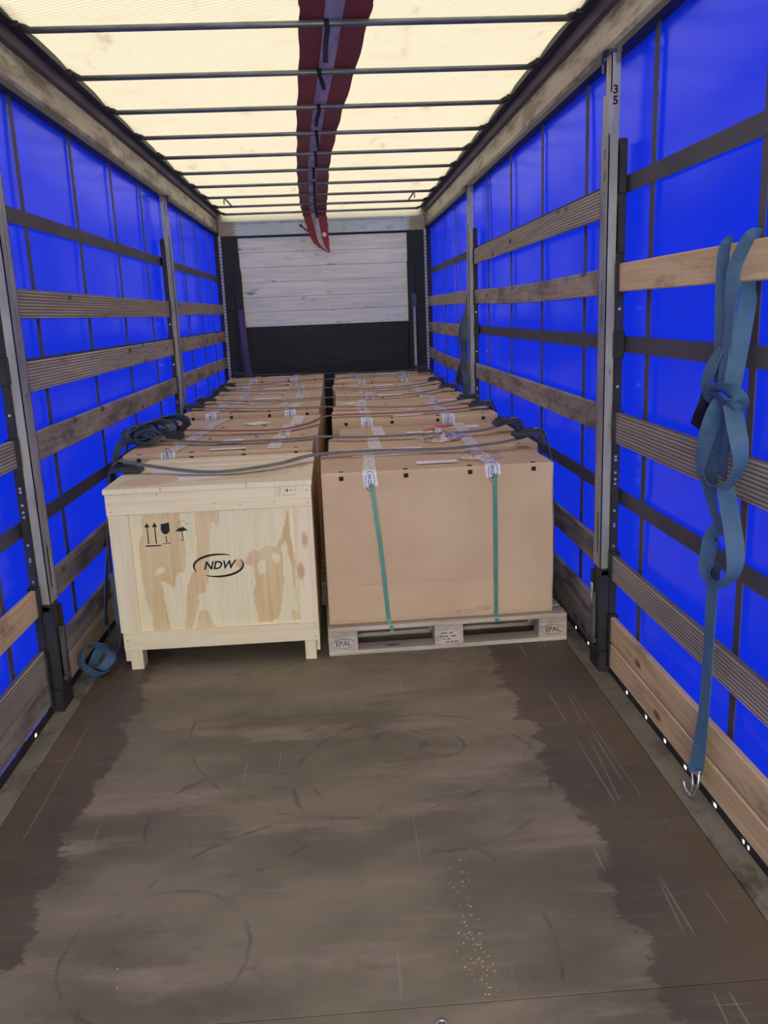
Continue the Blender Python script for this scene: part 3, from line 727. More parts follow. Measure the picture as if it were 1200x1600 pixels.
BOX(CX0+.09, CX1-.11, CY1-.22, CY1-.112, .8987, .907).build('batten', 'pine_x', lid, bevel=.002)
for x in (CX0+.26, CX0+.655):
    BOX(x-.0012, x+.0012, CY0-.0066, CY0-.0055, .877, .897).build('edge_joint', 'ink_grey', lid)
b = MB().prism([(-.36, .30), (.02, .30), (-.03, .44), (-.40, .44)], ((CX0+.52, CY0, .8988), U, (0, 1, 0), V)); b.prism([(-.15, .13), (.03, .15), (.08, .235), (-.17, .22)], ((CX0+.47, CY0, .8988), U, (0, 1, 0), V))
b.build('paper_sheet', 'paper', lid)
# feet
for x0, x1 in ((CX0+.035, CX0+.095), (CX1-.075, CX1-.02)):
    f = BOX(x0, x1, CY0+.004, CY0+.09, 0, .10).build('foot', 'pine_z', crate, bevel=.002)
    BOX(x0, x1, CY1-.09, CY1-.004, 0, .10).build('foot', 'pine_z', crate, bevel=.002)
BOX(CX0+.006, CX0+.033, CY0+.03, CY1-.02, .035, .10).build('skid_board', 'pine_y', crate, bevel=.002)
BOX(CX1-.018, CX1-.002, CY0+.03, CY1-.02, .035, .10).build('skid_board', 'pine_y', crate, bevel=.002)
nl = MB(); fr = (0, CY0, 0)
for x, z in ((CX0+.02, .83), (CX0+.02, .79), (CX0+.03, .15), (CX0+.03, .12), (CX1-.02, .85), (CX1-.02, .79), (CX1-.02, .17), (CX1-.02, .12), (CX0+.62, .795), (CX0+.78, .80), (CX0+.5, .81), (CX0+.24, .865)):
    nl.cyl((x, CY0-.0008, z), (x, CY0, z), .0028, 8)
nl.build('nail_head', 'ink_grey', crate)['kind'] = 'stuff'
# stencilled marks
def P2(px, py):
    x, z = uv(px, py); return Vector((x, CY0+.018, z))
FR = lambda px, py: (P2(px, py), U, V, NF)
b = MB()
for x in (262, 299):
    p0 = FR(x, 640); b.prism([(-.0028, -.045), (.0028, -.045), (.0022, .04), (-.0022, .04)], p0)
    b.prism([(-.013, .036), (.013, .036), (0, .058)], p0)
b.prism([(-.037, -.003), (.037, -.003), (.037, .003), (-.037, .003)], FR(284, 690)); b.build('arrows_mark', 'ink', panel)
b = MB(); f = FR(350, 636)
b.prism([(-.020, .044), (-.006, .046), (.019, .051), (.020, .014), (.015, .002), (.005, -.006), (-.006, -.006), (-.016, .002), (-.021, .014)], f)
b.prism([(-.0022, -.014), (.0022, -.014), (.003, -.045), (-.0015, -.045)], f); b.prism([(-.017, -.053), (.018, -.051), (.018, -.048), (-.017, -.050)], f); b.build('goblet_mark', 'ink', panel)
b = MB(); f = FR(428, 628)
b.prism([(-.028, -.004), (-.018, .008), (-.006, .014), (.008, .014), (.02, .008), (.031, -.002), (.018, -.001), (.002, -.006), (-.012, -.004)], f)
b.prism([(.0, -.008), (.004, -.008), (.0055, -.042), (.0015, -.042)], f); b.ring(-.002, -.043, .0065, .007, f, 180, 360, .003, n=8)
rd = random.Random(3)
for i in range(18): x, z = rd.uniform(-.042, .04), rd.uniform(.012, .05); b.prism([(x-.0012, z-.002), (x+.0012, z-.002), (x+.0012, z+.002), (x-.0012, z+.002)], f)
b.build('umbrella_mark', 'ink', panel)
b = MB(); f = FR(594, 794)
def ndw(b, f, sx, wmul=1.0):
    b.text('NDW', .056*sx, f, .28, .0016*sx)
    b.ring(0, 0, .117*sx, .055*sx, f, 60, 208, lambda q: sx*wmul*(.0015+.0065*math.sin(math.pi*min(1, q*1.0))**.7), n=30)
    b.ring(0, 0, .117*sx, .055*sx, f, 236, 388, lambda q: sx*wmul*(.0015+.0065*math.sin(math.pi*q)**.7), n=30)
ndw(b, f, 1.0, 1.45); b.build('logo_mark', 'ink', panel)
b = MB(); f = (P2(955, 472)+Vector((0, -.018, 0)), U, V, NF)
for x in (-.048, -.008, .042): b.prism([(x-.0006, -.022), (x+.0006, -.022), (x+.0006, .022), (x-.0006, .022)], f)
for z in (-.022, .022): b.prism([(-.048, z-.0006), (.042, z-.0006), (.042, z+.0006), (-.048, z+.0006)], f)
b.ring(-.03, 0, .005, .014, f, 0, 360, .0018, n=16); b.prism([(.0, -.006), (.010, -.006), (.010, .006), (.0, .006)], f); b.prism([(.015, -.001), (.032, -.001), (.032, .002), (.015, .002)], f)
b.build('wood_stamp', 'ink_grey', crate)

# ------------------------------------------------------------------ pallets
PD = .545
def make_pallet():
    r = thing('wooden_pallet', (0, 0, 0), 'worn wooden pallet with EPAL stamped blocks under the front right carton', 'pallet')
    ms = {}
    def put(n, mt, x0, x1, y0, y1, z0, z1):
        key = (n, round(x1-x0, 3), round(y1-y0, 3))
        if key not in ms:
            ms[key] = BOX(0, x1-x0, 0, y1-y0, 0, z1-z0).build(n, mt, None, at=(0, 0, 0), bevel=.003); o = ms[key]
        else:
            o = ms[key].copy(); COL.objects.link(o)
        o.parent = r; o.location = (x0, y0, z0); return o
    for y0, y1 in ((0, .10), (.126, .196), (.216, .33), (.35, .42), (.445, PD)): put('deck_board', 'pallet_x', 0, 1.2, y0, y1, .122, .144)
    for x0, x1 in ((0, .145), (.5275, .6725), (1.055, 1.2)): put('stringer_board', 'pallet_y', x0, x1, .001, PD-.001, .1, .122)
    bl = []
    for x0, x1 in ((0, .145), (.5275, .6725), (1.055, 1.2)):
        for y0, y1 in ((.002, .10), (.22, .32), (PD-.102, PD-.002)): bl.append(put('block', 'pallet_block', x0, x1, y0, y1, .022, .1))
    for y0, y1 in ((0, .10), (.2225, .3225), (PD-.10, PD)): put('bottom_board', 'pallet_x', 0, 1.2, y0, y1, 0, .022)
    return r, bl
def copy_tree(o, parent=None):
    c = o.copy(); COL.objects.link(c)
    if parent is not None: c.parent = parent
    for ch in o.children: copy_tree(ch, c)
    return c
pal, blocks = make_pallet()
pal.location = (-.040, 3.885, 0); pal.rotation_euler.z = math.radians(1.6)
hidden = 'wooden pallet hidden under the cartons behind the front row'
RY = [3.93, 4.50, 5.065, 5.625, 6.185, 6.745, 7.305, 7.865, 8.43, 8.995, 9.62]
RZ = [.912, .918, .905, .955, .935, .928, .93, .925, .925, .948, .955]
RX = [-.032, .0, .065, .022, .03, .05, .06, .05, .03, .045, .06]
RW = [1.128, 1.15, 1.10, 1.125, 1.13, 1.12, 1.115, 1.11, 1.12, 1.115, 1.13]
LY = [4.655, 5.215, 5.775, 6.335, 6.895, 7.455, 8.015, 8.575, 9.135, 9.70]
LZ = [.932, .925, .922, .957, .935, .93, .927, .925, .932, .96]
LX = [-1.135, -1.11, -1.10, -1.10, -1.12, -1.11, -1.10, -1.12, -1.14, -1.17]
LW = [1.05, 1.045, 1.04, 1.03, 1.05, 1.04, 1.03, 1.045, 1.07, 1.10]
def pallet_at(x, y, where):
    p = copy_tree(pal); p.location = (x, y, 0); p.rotation_euler.z = 0; p['label'] = 'wooden pallet hidden beneath the '+where
for i in range(1, 11): pallet_at(max(.0, RX[i]-.04), RY[i]-.012, ORD[i]+' carton from the front in the right column')
for i in range(10): pallet_at(-1.208, LY[i]-.012, ORD[i]+' carton behind the wooden crate in the left column')
# stamps on the three front blocks
for k, bi in enumerate((0, 3, 6)):
    bk = blocks[bi]; f = ((.0725, 0, .039), U, V, NF); b = MB()
    if k != 1:
        b.text('EPAL', .036, f, 0, .0006); b.ring(0, 0, .056, .026, f, 15, 165, .0025, n=20); b.ring(0, 0, .056, .026, f, 195, 345, .0025, n=20)
        mt = 'ink_grey' if k == 0 else 'ink_red'
    else:
        for z, segs in ((.02, ((-.04, -.01), (0, .02))), (.003, ((-.045, -.03), (-.025, -.005), (.01, .035))), (-.012, ((-.03, -.022), (-.01, .005))), (-.027, ((-.015, .0), (.005, .018), (.024, .045)))):
            for x0, x1 in segs: b.prism([(x0, z-.003), (x1, z-.003), (x1, z+.003), (x0, z+.003)], f)
        mt = 'ink_grey'
    o = b.build('stamp', mt, None, at=(0, 0, 0)); o.parent = bk

# ------------------------------------------------------------------ cartons
CD = .53
SLOT = [BOX(-.011, .011, -.0035, .004, -.040, -.020).build('slot', 'slot', None, at=(0, 0, 0)), BOX(-.011, .011, .012, .024, -.006, .0006).build('slot', 'slot', None, at=(0, 0, 0))]
def carton(x0, y0, wd, ztop, label, tapes, lab, seed, front=False, rot=0, dep=CD, side='right'):
    r = thing('cardboard_carton', (x0, y0, .1442), label, 'carton', 'brown cartons on pallets')
    r.rotation_euler.z = rot
    h = ztop-.1442; rd = random.Random(seed)
    def bd(b, n, mt, par=r, **k):
        o = b.build(n, mt, None, at=(0, 0, 0), **k); o.parent = par; return o
    bv = .012
    def dent(bm):
        bmesh.ops.subdivide_edges(bm, edges=[e for e in bm.edges if e.calc_length() > .2], cuts=7 if front else 3, use_grid_fill=True)
        for v in bm.verts:
            c = v.co; q = mnoise.noise(Vector((c.x*3+seed, c.y*4, c.z*4)))*(.011 if front else .006)+mnoise.noise(Vector((c.x*9+seed, c.y*9, c.z*9)))*.002
            wx = min(c.x, wd-c.x)/wd*2; wz = min(c.z, h-c.z)/h*2
            if c.y < dep*.5: c.y += q*min(1, wz*3) - (.004*wx*wz if front else 0)
            if c.x > wd*.5: c.x += q*min(1, wz*3)
            if c.z > h*.9: c.z -= abs(q)*.6+.004*wx
    body = bd(BOX(0, wd, 0, dep, 0, h), 'body', 'carton', bevel=bv, seg=3, smooth=False, post=dent)
    # closing slots along the top front edge
    for u in (.085, .36, .635, .91):
        for q, ob in enumerate(SLOT):
            o = ob.copy() if ob.users_collection and ob.parent else ob
            if o is not ob: COL.objects.link(o)
            o.location = (wd*u, 0, h); o.parent = body
    for k, (tx, w_, len_, endl, lean) in enumerate(tapes):
        b = MB(); pr = []
        n = 8
        ys = [dep-.004-(dep-.015)*i/n for i in range(n+1)]
        for y in ys: pr.append((Vector((tx+lean*(1-y/dep), y, h+.0012)), Vector((1, 0, 0))))
        tp = MB().ribbon(pr, w_, .0014, 1); bd(tp, 'tape', 'tape', body)
        if endl:
            pe = [(Vector((tx+lean*.93, .035, h+.0022)), Vector((1, 0, 0))), (Vector((tx+lean*.98, .010, h+.0012)), Vector((1, 0, 0))), (Vector((tx+lean, -.006, h-.010)), Vector((1, 0, 0))),
                  (Vector((tx+lean, -.0085, h-.03)), Vector((1, 0, .05))), (Vector((tx+lean+.006, -.0085, h-endl)), Vector((1, 0, .1)))]
            te = bd(MB().ribbon(pe, w_+.004, .0014, 4), 'tape_end', 'tape_end', body)
            f = ((tx+lean, -.0098, h-endl*.62), (0, 0, 1), (-1, 0, 0), (0, -1, 0)); g = MB()
            g.text('NDW', .026, f, .2, .0005)
            g.ring(0, 0, .048, .022, f, 50, 210, .003, n=18); g.ring(0, 0, .048, .022, f, 230, 390, .003, n=18)
            o = bd(g, 'printed_logo', 'navy'); o.parent = body
    for (lx, ly, lw, lh, an) in lab:
        ca, sa = math.cos(an), math.sin(an)
        q = [(lx+ca*a-sa*c, ly+sa*a+ca*c) for a, c in ((-lw/2, -lh/2), (lw/2, -lh/2), (lw/2, lh/2), (-lw/2, lh/2))]
        bd(MB().prism(q, ((0, 0, h), (1, 0, 0), (0, 1, 0), (0, 0, 1)), .0012, .0004), 'label_sheet', 'paper', body)
    return r, body, h
r1, b1, h1 = carton(RX[0], RY[0], RW[0], RZ[0], 'big brown carton, front right, two green bands down its face, on the EPAL pallet',
    [(.262, .062, .49, .075, -.03), (.815, .07, .49, .055, .01)], [(.575, .155, .205, .075, 0), (.42, .44, .5, .03, .02)], 1, True, math.radians(1.0), .53)
def bd(b, n, mt, par, **k):
    o = b.build(n, mt, None, at=(0, 0, 0), **k); o.parent = par; return o
bd(MB().ribbon([(Vector((.262-.03+.006, -.0095, h1-.06)), Vector((1, 0, 0))), (Vector((.27, -.0150, h1*.5)), Vector((1, 0, -.08))), (Vector((.295, -.020, .02)), Vector((1, 0, -.1))), (Vector((.305, -.046, -.004)), Vector((1, 0, 0))), (Vector((.307, -.047, -.03)), Vector((1, 0, 0)))], .021, .0016, 6), 'green_band', 'band', b1)
bd(MB().ribbon([(Vector((.835, -.0095, h1-.045)), Vector((1, 0, 0))), (Vector((.835, -.0150, h1*.5)), Vector((1, 0, 0))), (Vector((.833, -.020, .02)), Vector((1, 0, 0))), (Vector((.833, -.040, -.003)), Vector((1, 0, 0))), (Vector((.833, -.041, -.022)), Vector((1, 0, 0)))], .021, .0016, 6), 'green_band', 'band', b1)
# torn lower edge of the outer sleeve
vs = []; n = 44
for i in range(n+1):
    x = .012+1.095*i/n; z = .028+.010*mnoise.noise(Vector((x*9, 1, 0)))+(.012 if .62 < x < .83 else 0)
    vs += [(x, -.014, z), (x, -.006, .20), (x, -.0090, z-.002), (x, -.002, .20)]
fs = []
for i in range(n): a = i*4; fs += [(a, a+4, a+5, a+1), (a+2, a+3, a+7, a+6), (a, a+2, a+6, a+4)]
bd(MB().add(vs, fs), 'outer_sleeve', 'carton', b1)
bd(MB().prism([(.56, .030), (.64, .046), (.72, .052), (.78, .066), (.805, .060), (.82, .044), (.79, .034), (.70, .026), (.62, .024)], ((0, -.0145, 0), U, V, NF), .0012), 'torn_flap', 'carton_torn', b1)
rr = random.Random(8)
RN = ['second carton from the front in the right column, directly behind the banded one', 'third carton from the front in the right column, set slightly right', 'fourth carton from the front, right column, taller, under the red strap']
LN = ['carton directly behind the wooden crate, its left corner showing, first of the left column', 'second carton behind the wooden crate, blue strap bundle on its left end', 'third carton behind the wooden crate in the left column, under the red strap', 'fourth carton behind the wooden crate in the left column, taller than its neighbours']
LABR = {1: [(.3, .03, .42, .045, 0)], 2: [(.53, .16, .22, .075, 0), (.81, .32, .2, .1, 0)], 3: [(.52, .09, .2, .05, .02)], 4: [(.5, .1, .23, .08, 0)], 5: [(.13, .2, .13, .13, .7), (.88, .12, .2, .09, .25)],
        6: [(.48, .2, .22, .12, .02)], 7: [(.55, .25, .22, .12, 0)], 8: [(.5, .2, .24, .14, 0)], 9: [(.2, .2, .3, .12, 0), (.55, .3, .2, .12, 0)], 10: [(.6, .2, .24, .14, 0)]}
LABL = {0: [(.57, .075, .20, .055, 0), (.56, .36, .17, .15, .6)], 1: [(.56, .17, .2, .03, 0)], 2: [(.60, .15, .16, .15, .65)], 3: [(.44, .17, .22, .06, 0)], 4: [(.52, .06, .2, .09, 0), (.55, .28, .2, .1, 0)],
        5: [(.55, .2, .24, .12, 0)], 6: [(.55, .22, .25, .14, .02)], 7: [(.57, .22, .25, .14, 0)], 8: [(.58, .22, .25, .16, 0)], 9: [(.58, .30, .26, .22, 0)]}
TR = {1: [(.262, .07, .49, .0, .0), (.81, .07, .49, 0, -.02)], 2: [(.25, .075, .49, 0, 0), (.80, .075, .49, 0, -.03)], 3: [(.235, .075, .49, .075, 0), (.775, .085, .49, .07, .01)], 4: [(.22, .075, .49, .03, 0), (.77, .085, .49, 0, 0)]}
for i in range(1, 11):
    lb = RN[i-1] if i < 4 else ORD[i]+' carton from the front in the right column' + ({4: ', behind the taller one', 5: ', a sheet askew on it', 10: ', last before the bulkhead'}.get(i, ', among the distant cartons'))
    tp = TR.get(i) or [(.26+rr.uniform(-.06, .06), .07, .49, rr.choice((.03, .05)), rr.uniform(-.02, .02)), (.80+rr.uniform(-.04, .05), .07, .49, rr.choice((.03, .05)), rr.uniform(-.02, .02))]
    carton(RX[i], RY[i], RW[i], RZ[i], lb, tp, LABR[i], 10+i)
TLf = {0: [(.30, .075, .49, .03, -.05), (.84, .075, .49, .0, -.01)], 1: [(.30, .075, .49, .0, -.04), (.84, .075, .49, .03, -.01)], 2: [(.33, .08, .49, 0, -.06), (.88, .08, .49, 0, -.01)], 3: [(.25, .08, .49, .07, -.03), (.84, .08, .49, .05, -.03)]}
for i in range(10):
    lb = LN[i] if i < 4 else ORD[i]+' carton behind the wooden crate in the left column' + (', last before the bulkhead' if i == 9 else ', among the distant cartons')
    tp = TLf.get(i) or [(.27+rr.uniform(-.06, .06), .07, .49, rr.choice((.03, .06)), rr.uniform(-.03, .02)), (.80+rr.uniform(-.05, .05), .07, .49, rr.choice((.03, .05)), rr.uniform(-.02, .02))]
    carton(LX[i], LY[i], LW[i], LZ[i], lb, tp, LABL[i], 40+i)

# crumpled film pouches with red print
def pouch(cx, cy_, cz, rx, ry, hz, label, seed, redp, tabs=()):
    r = thing('film_pouch', (cx, cy_, cz), label, 'plastic pouch')
    n, k = 22, 10; vs = [(0, 0, hz)]; fs = []
    def H(a, q): return (hz*(1-q*q)*(.7+.6*mnoise.noise(Vector((math.cos(a)*2*q+seed, math.sin(a)*2*q, seed*.3))))+.012*q*abs(mnoise.noise(Vector((a*3, q*6, seed)))))
    for j in range(1, k+1):
        for i in range(n):
            a = 2*math.pi*i/n; q = j/k; rr_ = 1+.2*mnoise.noise(Vector((math.cos(a)*1.5, math.sin(a)*1.5, seed)))
            vs.append((rx*q*rr_*math.cos(a), ry*q*rr_*math.sin(a), max(.001, H(a, q)+.008*mnoise.noise(Vector((a*5, q*9, seed+3))))))
    for i in range(n): fs.append((0, 1+i, 1+(i+1) % n))
    for j in range(k-1):
        for i in range(n): a = 1+j*n; fs.append((a+i, a+n+i, a+n+(i+1) % n, a+(i+1) % n))
    o = MB().add(vs, fs).build('film', 'film', None, at=(0, 0, 0)); o.parent = r
    for poly, z in redp:
        q = MB().prism(poly, ((0, 0, 0), U, (0, 1, 0), V), .002, z).build('red_print', 'red_print', None, at=(0, 0, 0)); q.parent = r
    for poly, z in tabs:
        q = MB().prism(poly, ((0, 0, 0), U, (0, 1, 0), V), .001, z).build('paper_slip', 'paper', None, at=(0, 0, 0)); q.parent = r
    return r
pouch(.655, 4.83, .9195, .135, .15, .062, 'crumpled clear film pouch with red print on the second carton of the right column', 2.3,
      [([(-.01, .03), (.085, .04), (.085, .13), (-.02, .115)], .058), ([(-.11, -.06), (-.02, .0), (-.01, .07), (-.07, .05)], .052), ([(-.11, -.09), (-.05, -.07), (-.06, -.05), (-.10, -.06)], .012)], [([(-.03, .12), (.11, .12), (.12, .17), (-.02, .17)], .01), ([(-.02, -.1), (.08, -.1), (.09, -.02), (.0, -.03)], .008)])
pouch(.765, 4.16, .9125, .12, .075, .018, 'flattened clear film pouch with a red line on top of the banded front carton', 5.1,
      [([(-.06, .02), (.02, .02), (.02, .036), (-.06, .034)], .015), ([(.08, .02), (.11, .03), (.10, .045), (.07, .04)], .012)], [([(-.10, -.03), (.0, -.045), (.01, -.02), (-.09, -.008)], .006)])

# ------------------------------------------------------------------ lashing straps over the load and their corner protectors
STR = [
 [(-1.03, 4.30, .957), (-.90, 4.23, .940), (-.65, 4.13, .917), (-.47, 4.10, .917), (-.24, 4.20, .925), (-.06, 4.36, .935), (.265, 4.42, .932), (.63, 4.37, .932), (.94, 4.36, .955), (1.08, 4.42, .978)],
 [(-1.0, 5.05, .962), (-.69, 4.93, .946), (-.27, 4.90, .946), (-.03, 4.95, .945), (.18, 4.89, .94), (.52, 4.88, .94), (.88, 4.88, .945), (1.06, 4.98, .968)],
 [(-.95, 5.44, .962), (-.38, 5.37, .944), (-.14, 5.55, .95), (.01, 5.78, .97), (.38, 5.76, .971), (.84, 5.80, .971), (1.05, 5.88, .982)],
 [(-1.0, 6.66, .978), (-.55, 6.42, .974), (-.04, 6.43, .964), (.60, 6.26, .954), (.91, 6.38, .96), (1.03, 6.46, .975)],
 [(-.95, 7.34, .965), (-.51, 7.20, .95), (-.08, 7.33, .95), (.41, 7.22, .946), (.76, 7.34, .95), (1.05, 7.6, .968)],
 [(-1.03, 8.28, .965), (-.47, 8.28, .945), (-.06, 8.42, .945), (.46, 8.05, .943), (.85, 8.26, .948), (1.08, 8.5, .965)],
 [(-.97, 8.86, .965), (-.1, 9.35, .955), (.32, 9.48, .965), (1.05, 9.53, .972)],
 [(-1.05, 10.2, .992), (-.3, 10.1, .978), (.0, 10.05, .975), (.67, 10.0, .972), (1.1, 10.1, .985)]]
def protector(s, x, y, z, label):
    pr = [(-.11, .0), (-.105, .018), (-.02, .034), (.035, .028), (.05, .012), (.05, -.045), (.04, -.045), (.038, .006), (.0, .010), (-.102, .004)]
    k = len(pr); vs = []
    for yy_, q in ((-.06, 1), (-.052, 0), (.052, 0), (.06, 1)): vs += [(s*px, yy_, pz) for px, pz in pr]
    fs = []
    for j in range(3):
        for i in range(k):
            f = (j*k+i, j*k+(i+1) % k, (j+1)*k+(i+1) % k, (j+1)*k+i); fs.append(f)
    fs += [tuple(range(k-1, -1, -1)), tuple(3*k+i for i in range(k))]
    r = thing('corner_protector', (x, y, z), label, 'corner protector', 'black corner protectors')
    o = MB().add(vs, fs).build('shell', 'black_plastic', None, at=(0, 0, 0)); o.parent = r
    for yy_ in (-.056, .05):
        o = BOX(-.09 if s > 0 else -.03, .03 if s > 0 else .09, yy_, yy_+.006, .022, .036).build('side_lip', 'black_plastic', None, at=(0, 0, 0), bevel=.002); o.parent = r
    return r
NAME = ['nearest', 'second', 'third', 'fourth', 'fifth', 'sixth', 'seventh', 'farthest']
for i, pts in enumerate(STR):
    mt = 'strap_red' if i == 2 else 'strap_grey'
    lb = ['nearest grey lashing strap, running over the wooden crate and the banded carton', 'second grey lashing strap from the camera, ending at the blue bundle on the left', 'only dark red lashing strap across the cartons',
          'fourth lashing strap from the camera, just beyond the red one'][i] if i < 4 else '%s lashing strap across the distant cartons%s' % (NAME[i], ', next to the bulkhead' if i == 7 else '')
    rows = []
    xr, yr, zr = pts[-1]; xl, yl, zl = pts[0]
    ys = Vector((.03, 1, .10 if i < 2 else .03))
    e = .105 if i == 0 else 0
    rows += [(Vector((-1.222+e*.4, yl+.03, .10)), Vector((0, 1, 0))), (Vector((-1.222+e*.5, yl+.03, .55)), Vector((0, 1, 0))), (Vector((-1.215+e*.9, yl+.02, .88)), Vector((0, 1, 0)))]
    rows += [(Vector((-1.165+e*.9, yl+.02, zl+(.0 if i == 0 else .012))), Vector((0, 1, 0)))]
    if i: rows += [(Vector((-1.10, yl+.015, zl+.030)), Vector((0, 1, 0)))]
    rows += [(Vector(p), ys) for p in pts]
    rows += [(Vector((1.115, yr+.01, zr+.030)), Vector((0, 1, 0))), (Vector((1.165, yr+.02, zr+.012)), Vector((0, 1, 0))), (Vector((1.20, yr+.02, .86)), Vector((0, 1, 0))), (Vector((1.222, yr+.03, .55)), Vector((0, 1, 0))), (Vector((1.222, yr+.03, .10)), Vector((0, 1, 0)))]
    st = thing('lashing_strap', (0, yr, 0), lb, 'strap', 'lashing straps over the load')
    MB().ribbon(rows, .045, .003, 5).build('webbing', mt, st)
    hk = MB()
    for s, y in ((-1, yl), (1, yr)): hk.tube([(s*1.222, y+.03, .12), (s*1.224, y+.03, .05), (s*1.228, y+.035, .018), (s*1.224, y+.045, .03)], .005, 6)
    hk.build('end_hook', 'galv_dark', st)
    rl = {3: ' beyond the red strap', 7: ' by the bulkhead'}.get(i, '')
    protector(1, 1.105, yr+.01, max(zr-.008, .95), 'black plastic corner protector on the right, under the %s lashing strap%s' % ('red' if i == 2 else NAME[i], rl))
    if i == 0: protector(-1, -1.06, 4.30, .901, 'black plastic corner protector resting on the left end of the wooden crate lid')
    elif i not in (1, 2): protector(-1, -1.085, yl+.01, zl-.008, 'black plastic corner protector on the left, under the %s lashing strap%s' % (NAME[i], rl))
# strap runs: position and across-direction of each control point, metres
HANG = {
 'a': [[1.27,2.424,1.767,0.893,-0.441,-0.086],[1.268,2.438,1.674,0.892,-0.441,-0.097],[1.24,2.404,1.581,0.891,-0.44,-0.113],[1.22,2.392,1.474,0.89,-0.44,-0.118],[1.2,2.375,1.388,0.764,-0.644,-0.05]],
 'b': [[1.262,2.391,1.804,-0.236,0.183,-0.954],[1.236,2.368,1.806,0.566,-0.226,-0.793],[1.228,2.397,1.778,0.821,-0.375,-0.43],[1.226,2.439,1.725,0.879,-0.412,-0.239],[1.222,2.451,1.663,0.391,-0.92,0.001],[1.21,2.432,1.582,0.084,-0.986,0.142],[1.2,2.422,1.474,0.171,-0.983,0.062],[1.195,2.417,1.385,0.271,-0.962,0.039]],
 'c': [[1.262,2.536,1.804,0.349,-0.217,-0.912],[1.238,2.51,1.801,0.737,-0.502,-0.453],[1.23,2.517,1.773,0.784,-0.602,-0.151],[1.228,2.524,1.693,0.549,-0.836,-0.007],[1.22,2.512,1.582,0.256,-0.955,0.146],[1.21,2.485,1.47,0.201,-0.933,0.298],[1.2,2.445,1.386,0.191,-0.895,0.403]],
 'd': [[1.198,2.454,1.5,-0.218,-0.912,-0.347],[1.185,2.475,1.453,0.094,-0.933,-0.347],[1.175,2.487,1.405,0.177,-0.977,-0.12],[1.175,2.483,1.373,-0.021,-0.708,0.706],[1.178,2.436,1.354,-0.291,-0.374,0.88]],
 'tail': [[1.192,2.494,1.367,0.615,-0.71,-0.344],[1.187,2.51,1.325,0.855,-0.422,-0.303],[1.18,2.55,1.255,0.456,-0.752,-0.475]],
 'k1': [[1.178,2.463,1.367,-0.937,0.109,-0.333],[1.163,2.398,1.388,-0.96,0.211,0.184],[1.154,2.33,1.394,-0.566,0.038,0.824],[1.156,2.271,1.389,-0.016,-0.292,0.956],[1.17,2.257,1.372,0.71,-0.703,0.045],[1.19,2.303,1.352,0.232,-0.471,-0.851]],
 'k2': [[1.17,2.419,1.364,-0.607,0.04,0.794],[1.16,2.347,1.36,-0.415,-0.032,0.91],[1.16,2.291,1.355,-0.682,-0.079,0.727],[1.172,2.271,1.363,-0.836,-0.324,0.444]],
 'e': [[1.178,2.386,1.357,0.347,-0.821,-0.452],[1.165,2.413,1.298,0.856,-0.432,-0.284],[1.16,2.449,1.207,0.472,-0.823,-0.317],[1.16,2.469,1.145,0.115,-0.971,0.208],[1.16,2.428,1.109,-0.35,-0.269,0.898],[1.16,2.342,1.107,-0.936,0.049,0.35],[1.163,2.271,1.139,-0.964,-0.202,-0.171],[1.168,2.237,1.186,-0.887,-0.458,-0.062],[1.17,2.244,1.239,-0.997,0.076,-0.007],[1.17,2.274,1.297,-0.891,0.403,-0.21],[1.175,2.314,1.352,-0.89,0.403,-0.212]],
 'f': [[1.192,2.38,1.329,0.045,-0.958,-0.282],[1.196,2.409,1.231,0.444,-0.815,-0.373],[1.196,2.465,1.148,0.871,-0.444,-0.209],[1.192,2.471,1.083,0.399,-0.91,-0.109]],
 'f2': [[1.182,2.343,1.334,-0.131,-0.984,-0.124],[1.182,2.355,1.239,-0.083,-0.977,-0.199],[1.19,2.384,1.129,0.064,-0.966,-0.25]],
 'g': [[1.19,2.477,1.102,0.414,-0.742,0.527],[1.187,2.432,1.041,0.085,-0.758,0.646],[1.182,2.39,1.001,-0.103,-0.567,0.817],[1.18,2.354,0.986,-0.085,-0.996,-0.008],[1.186,2.39,0.961,-0.363,-0.553,-0.75],[1.186,2.422,0.933,0.584,-0.744,-0.325],[1.175,2.418,0.877,0.667,-0.743,-0.055],[1.17,2.415,0.833,0.443,-0.729,0.521],[1.168,2.368,0.813,-0.356,-0.009,0.935],[1.168,2.293,0.831,-0.987,0.06,0.151],[1.17,2.238,0.878,-0.985,-0.165,-0.044],[1.172,2.239,0.944,-0.955,0.292,-0.054],[1.176,2.285,1.027,-0.929,0.337,-0.153],[1.182,2.34,1.106,-0.978,0.198,-0.064]],
 'h': [[1.192,2.4,0.857,0.169,-0.981,-0.096],[1.19,2.408,0.772,0.245,-0.969,-0.044],[1.19,2.411,0.602,0.16,-0.987,-0.02],[1.19,2.414,0.47,0.168,-0.984,-0.063],[1.193,2.429,0.329,0.228,-0.962,-0.149],[1.198,2.462,0.172,0.503,-0.844,-0.186],[1.2,2.484,0.098,0.696,-0.694,-0.187]],
}
HOOK = {
 'w1': [[1.198,2.504,0.091],[1.193,2.483,0.053],[1.188,2.488,0.014],[1.18,2.507,0.023],[1.178,2.521,0.044]],
 'w2': [[1.2,2.455,0.115],[1.193,2.444,0.07],[1.188,2.468,0.017],[1.184,2.489,0.014]],
 'b': [[1.198,2.519,0.08],[1.2,2.446,0.118]],
}
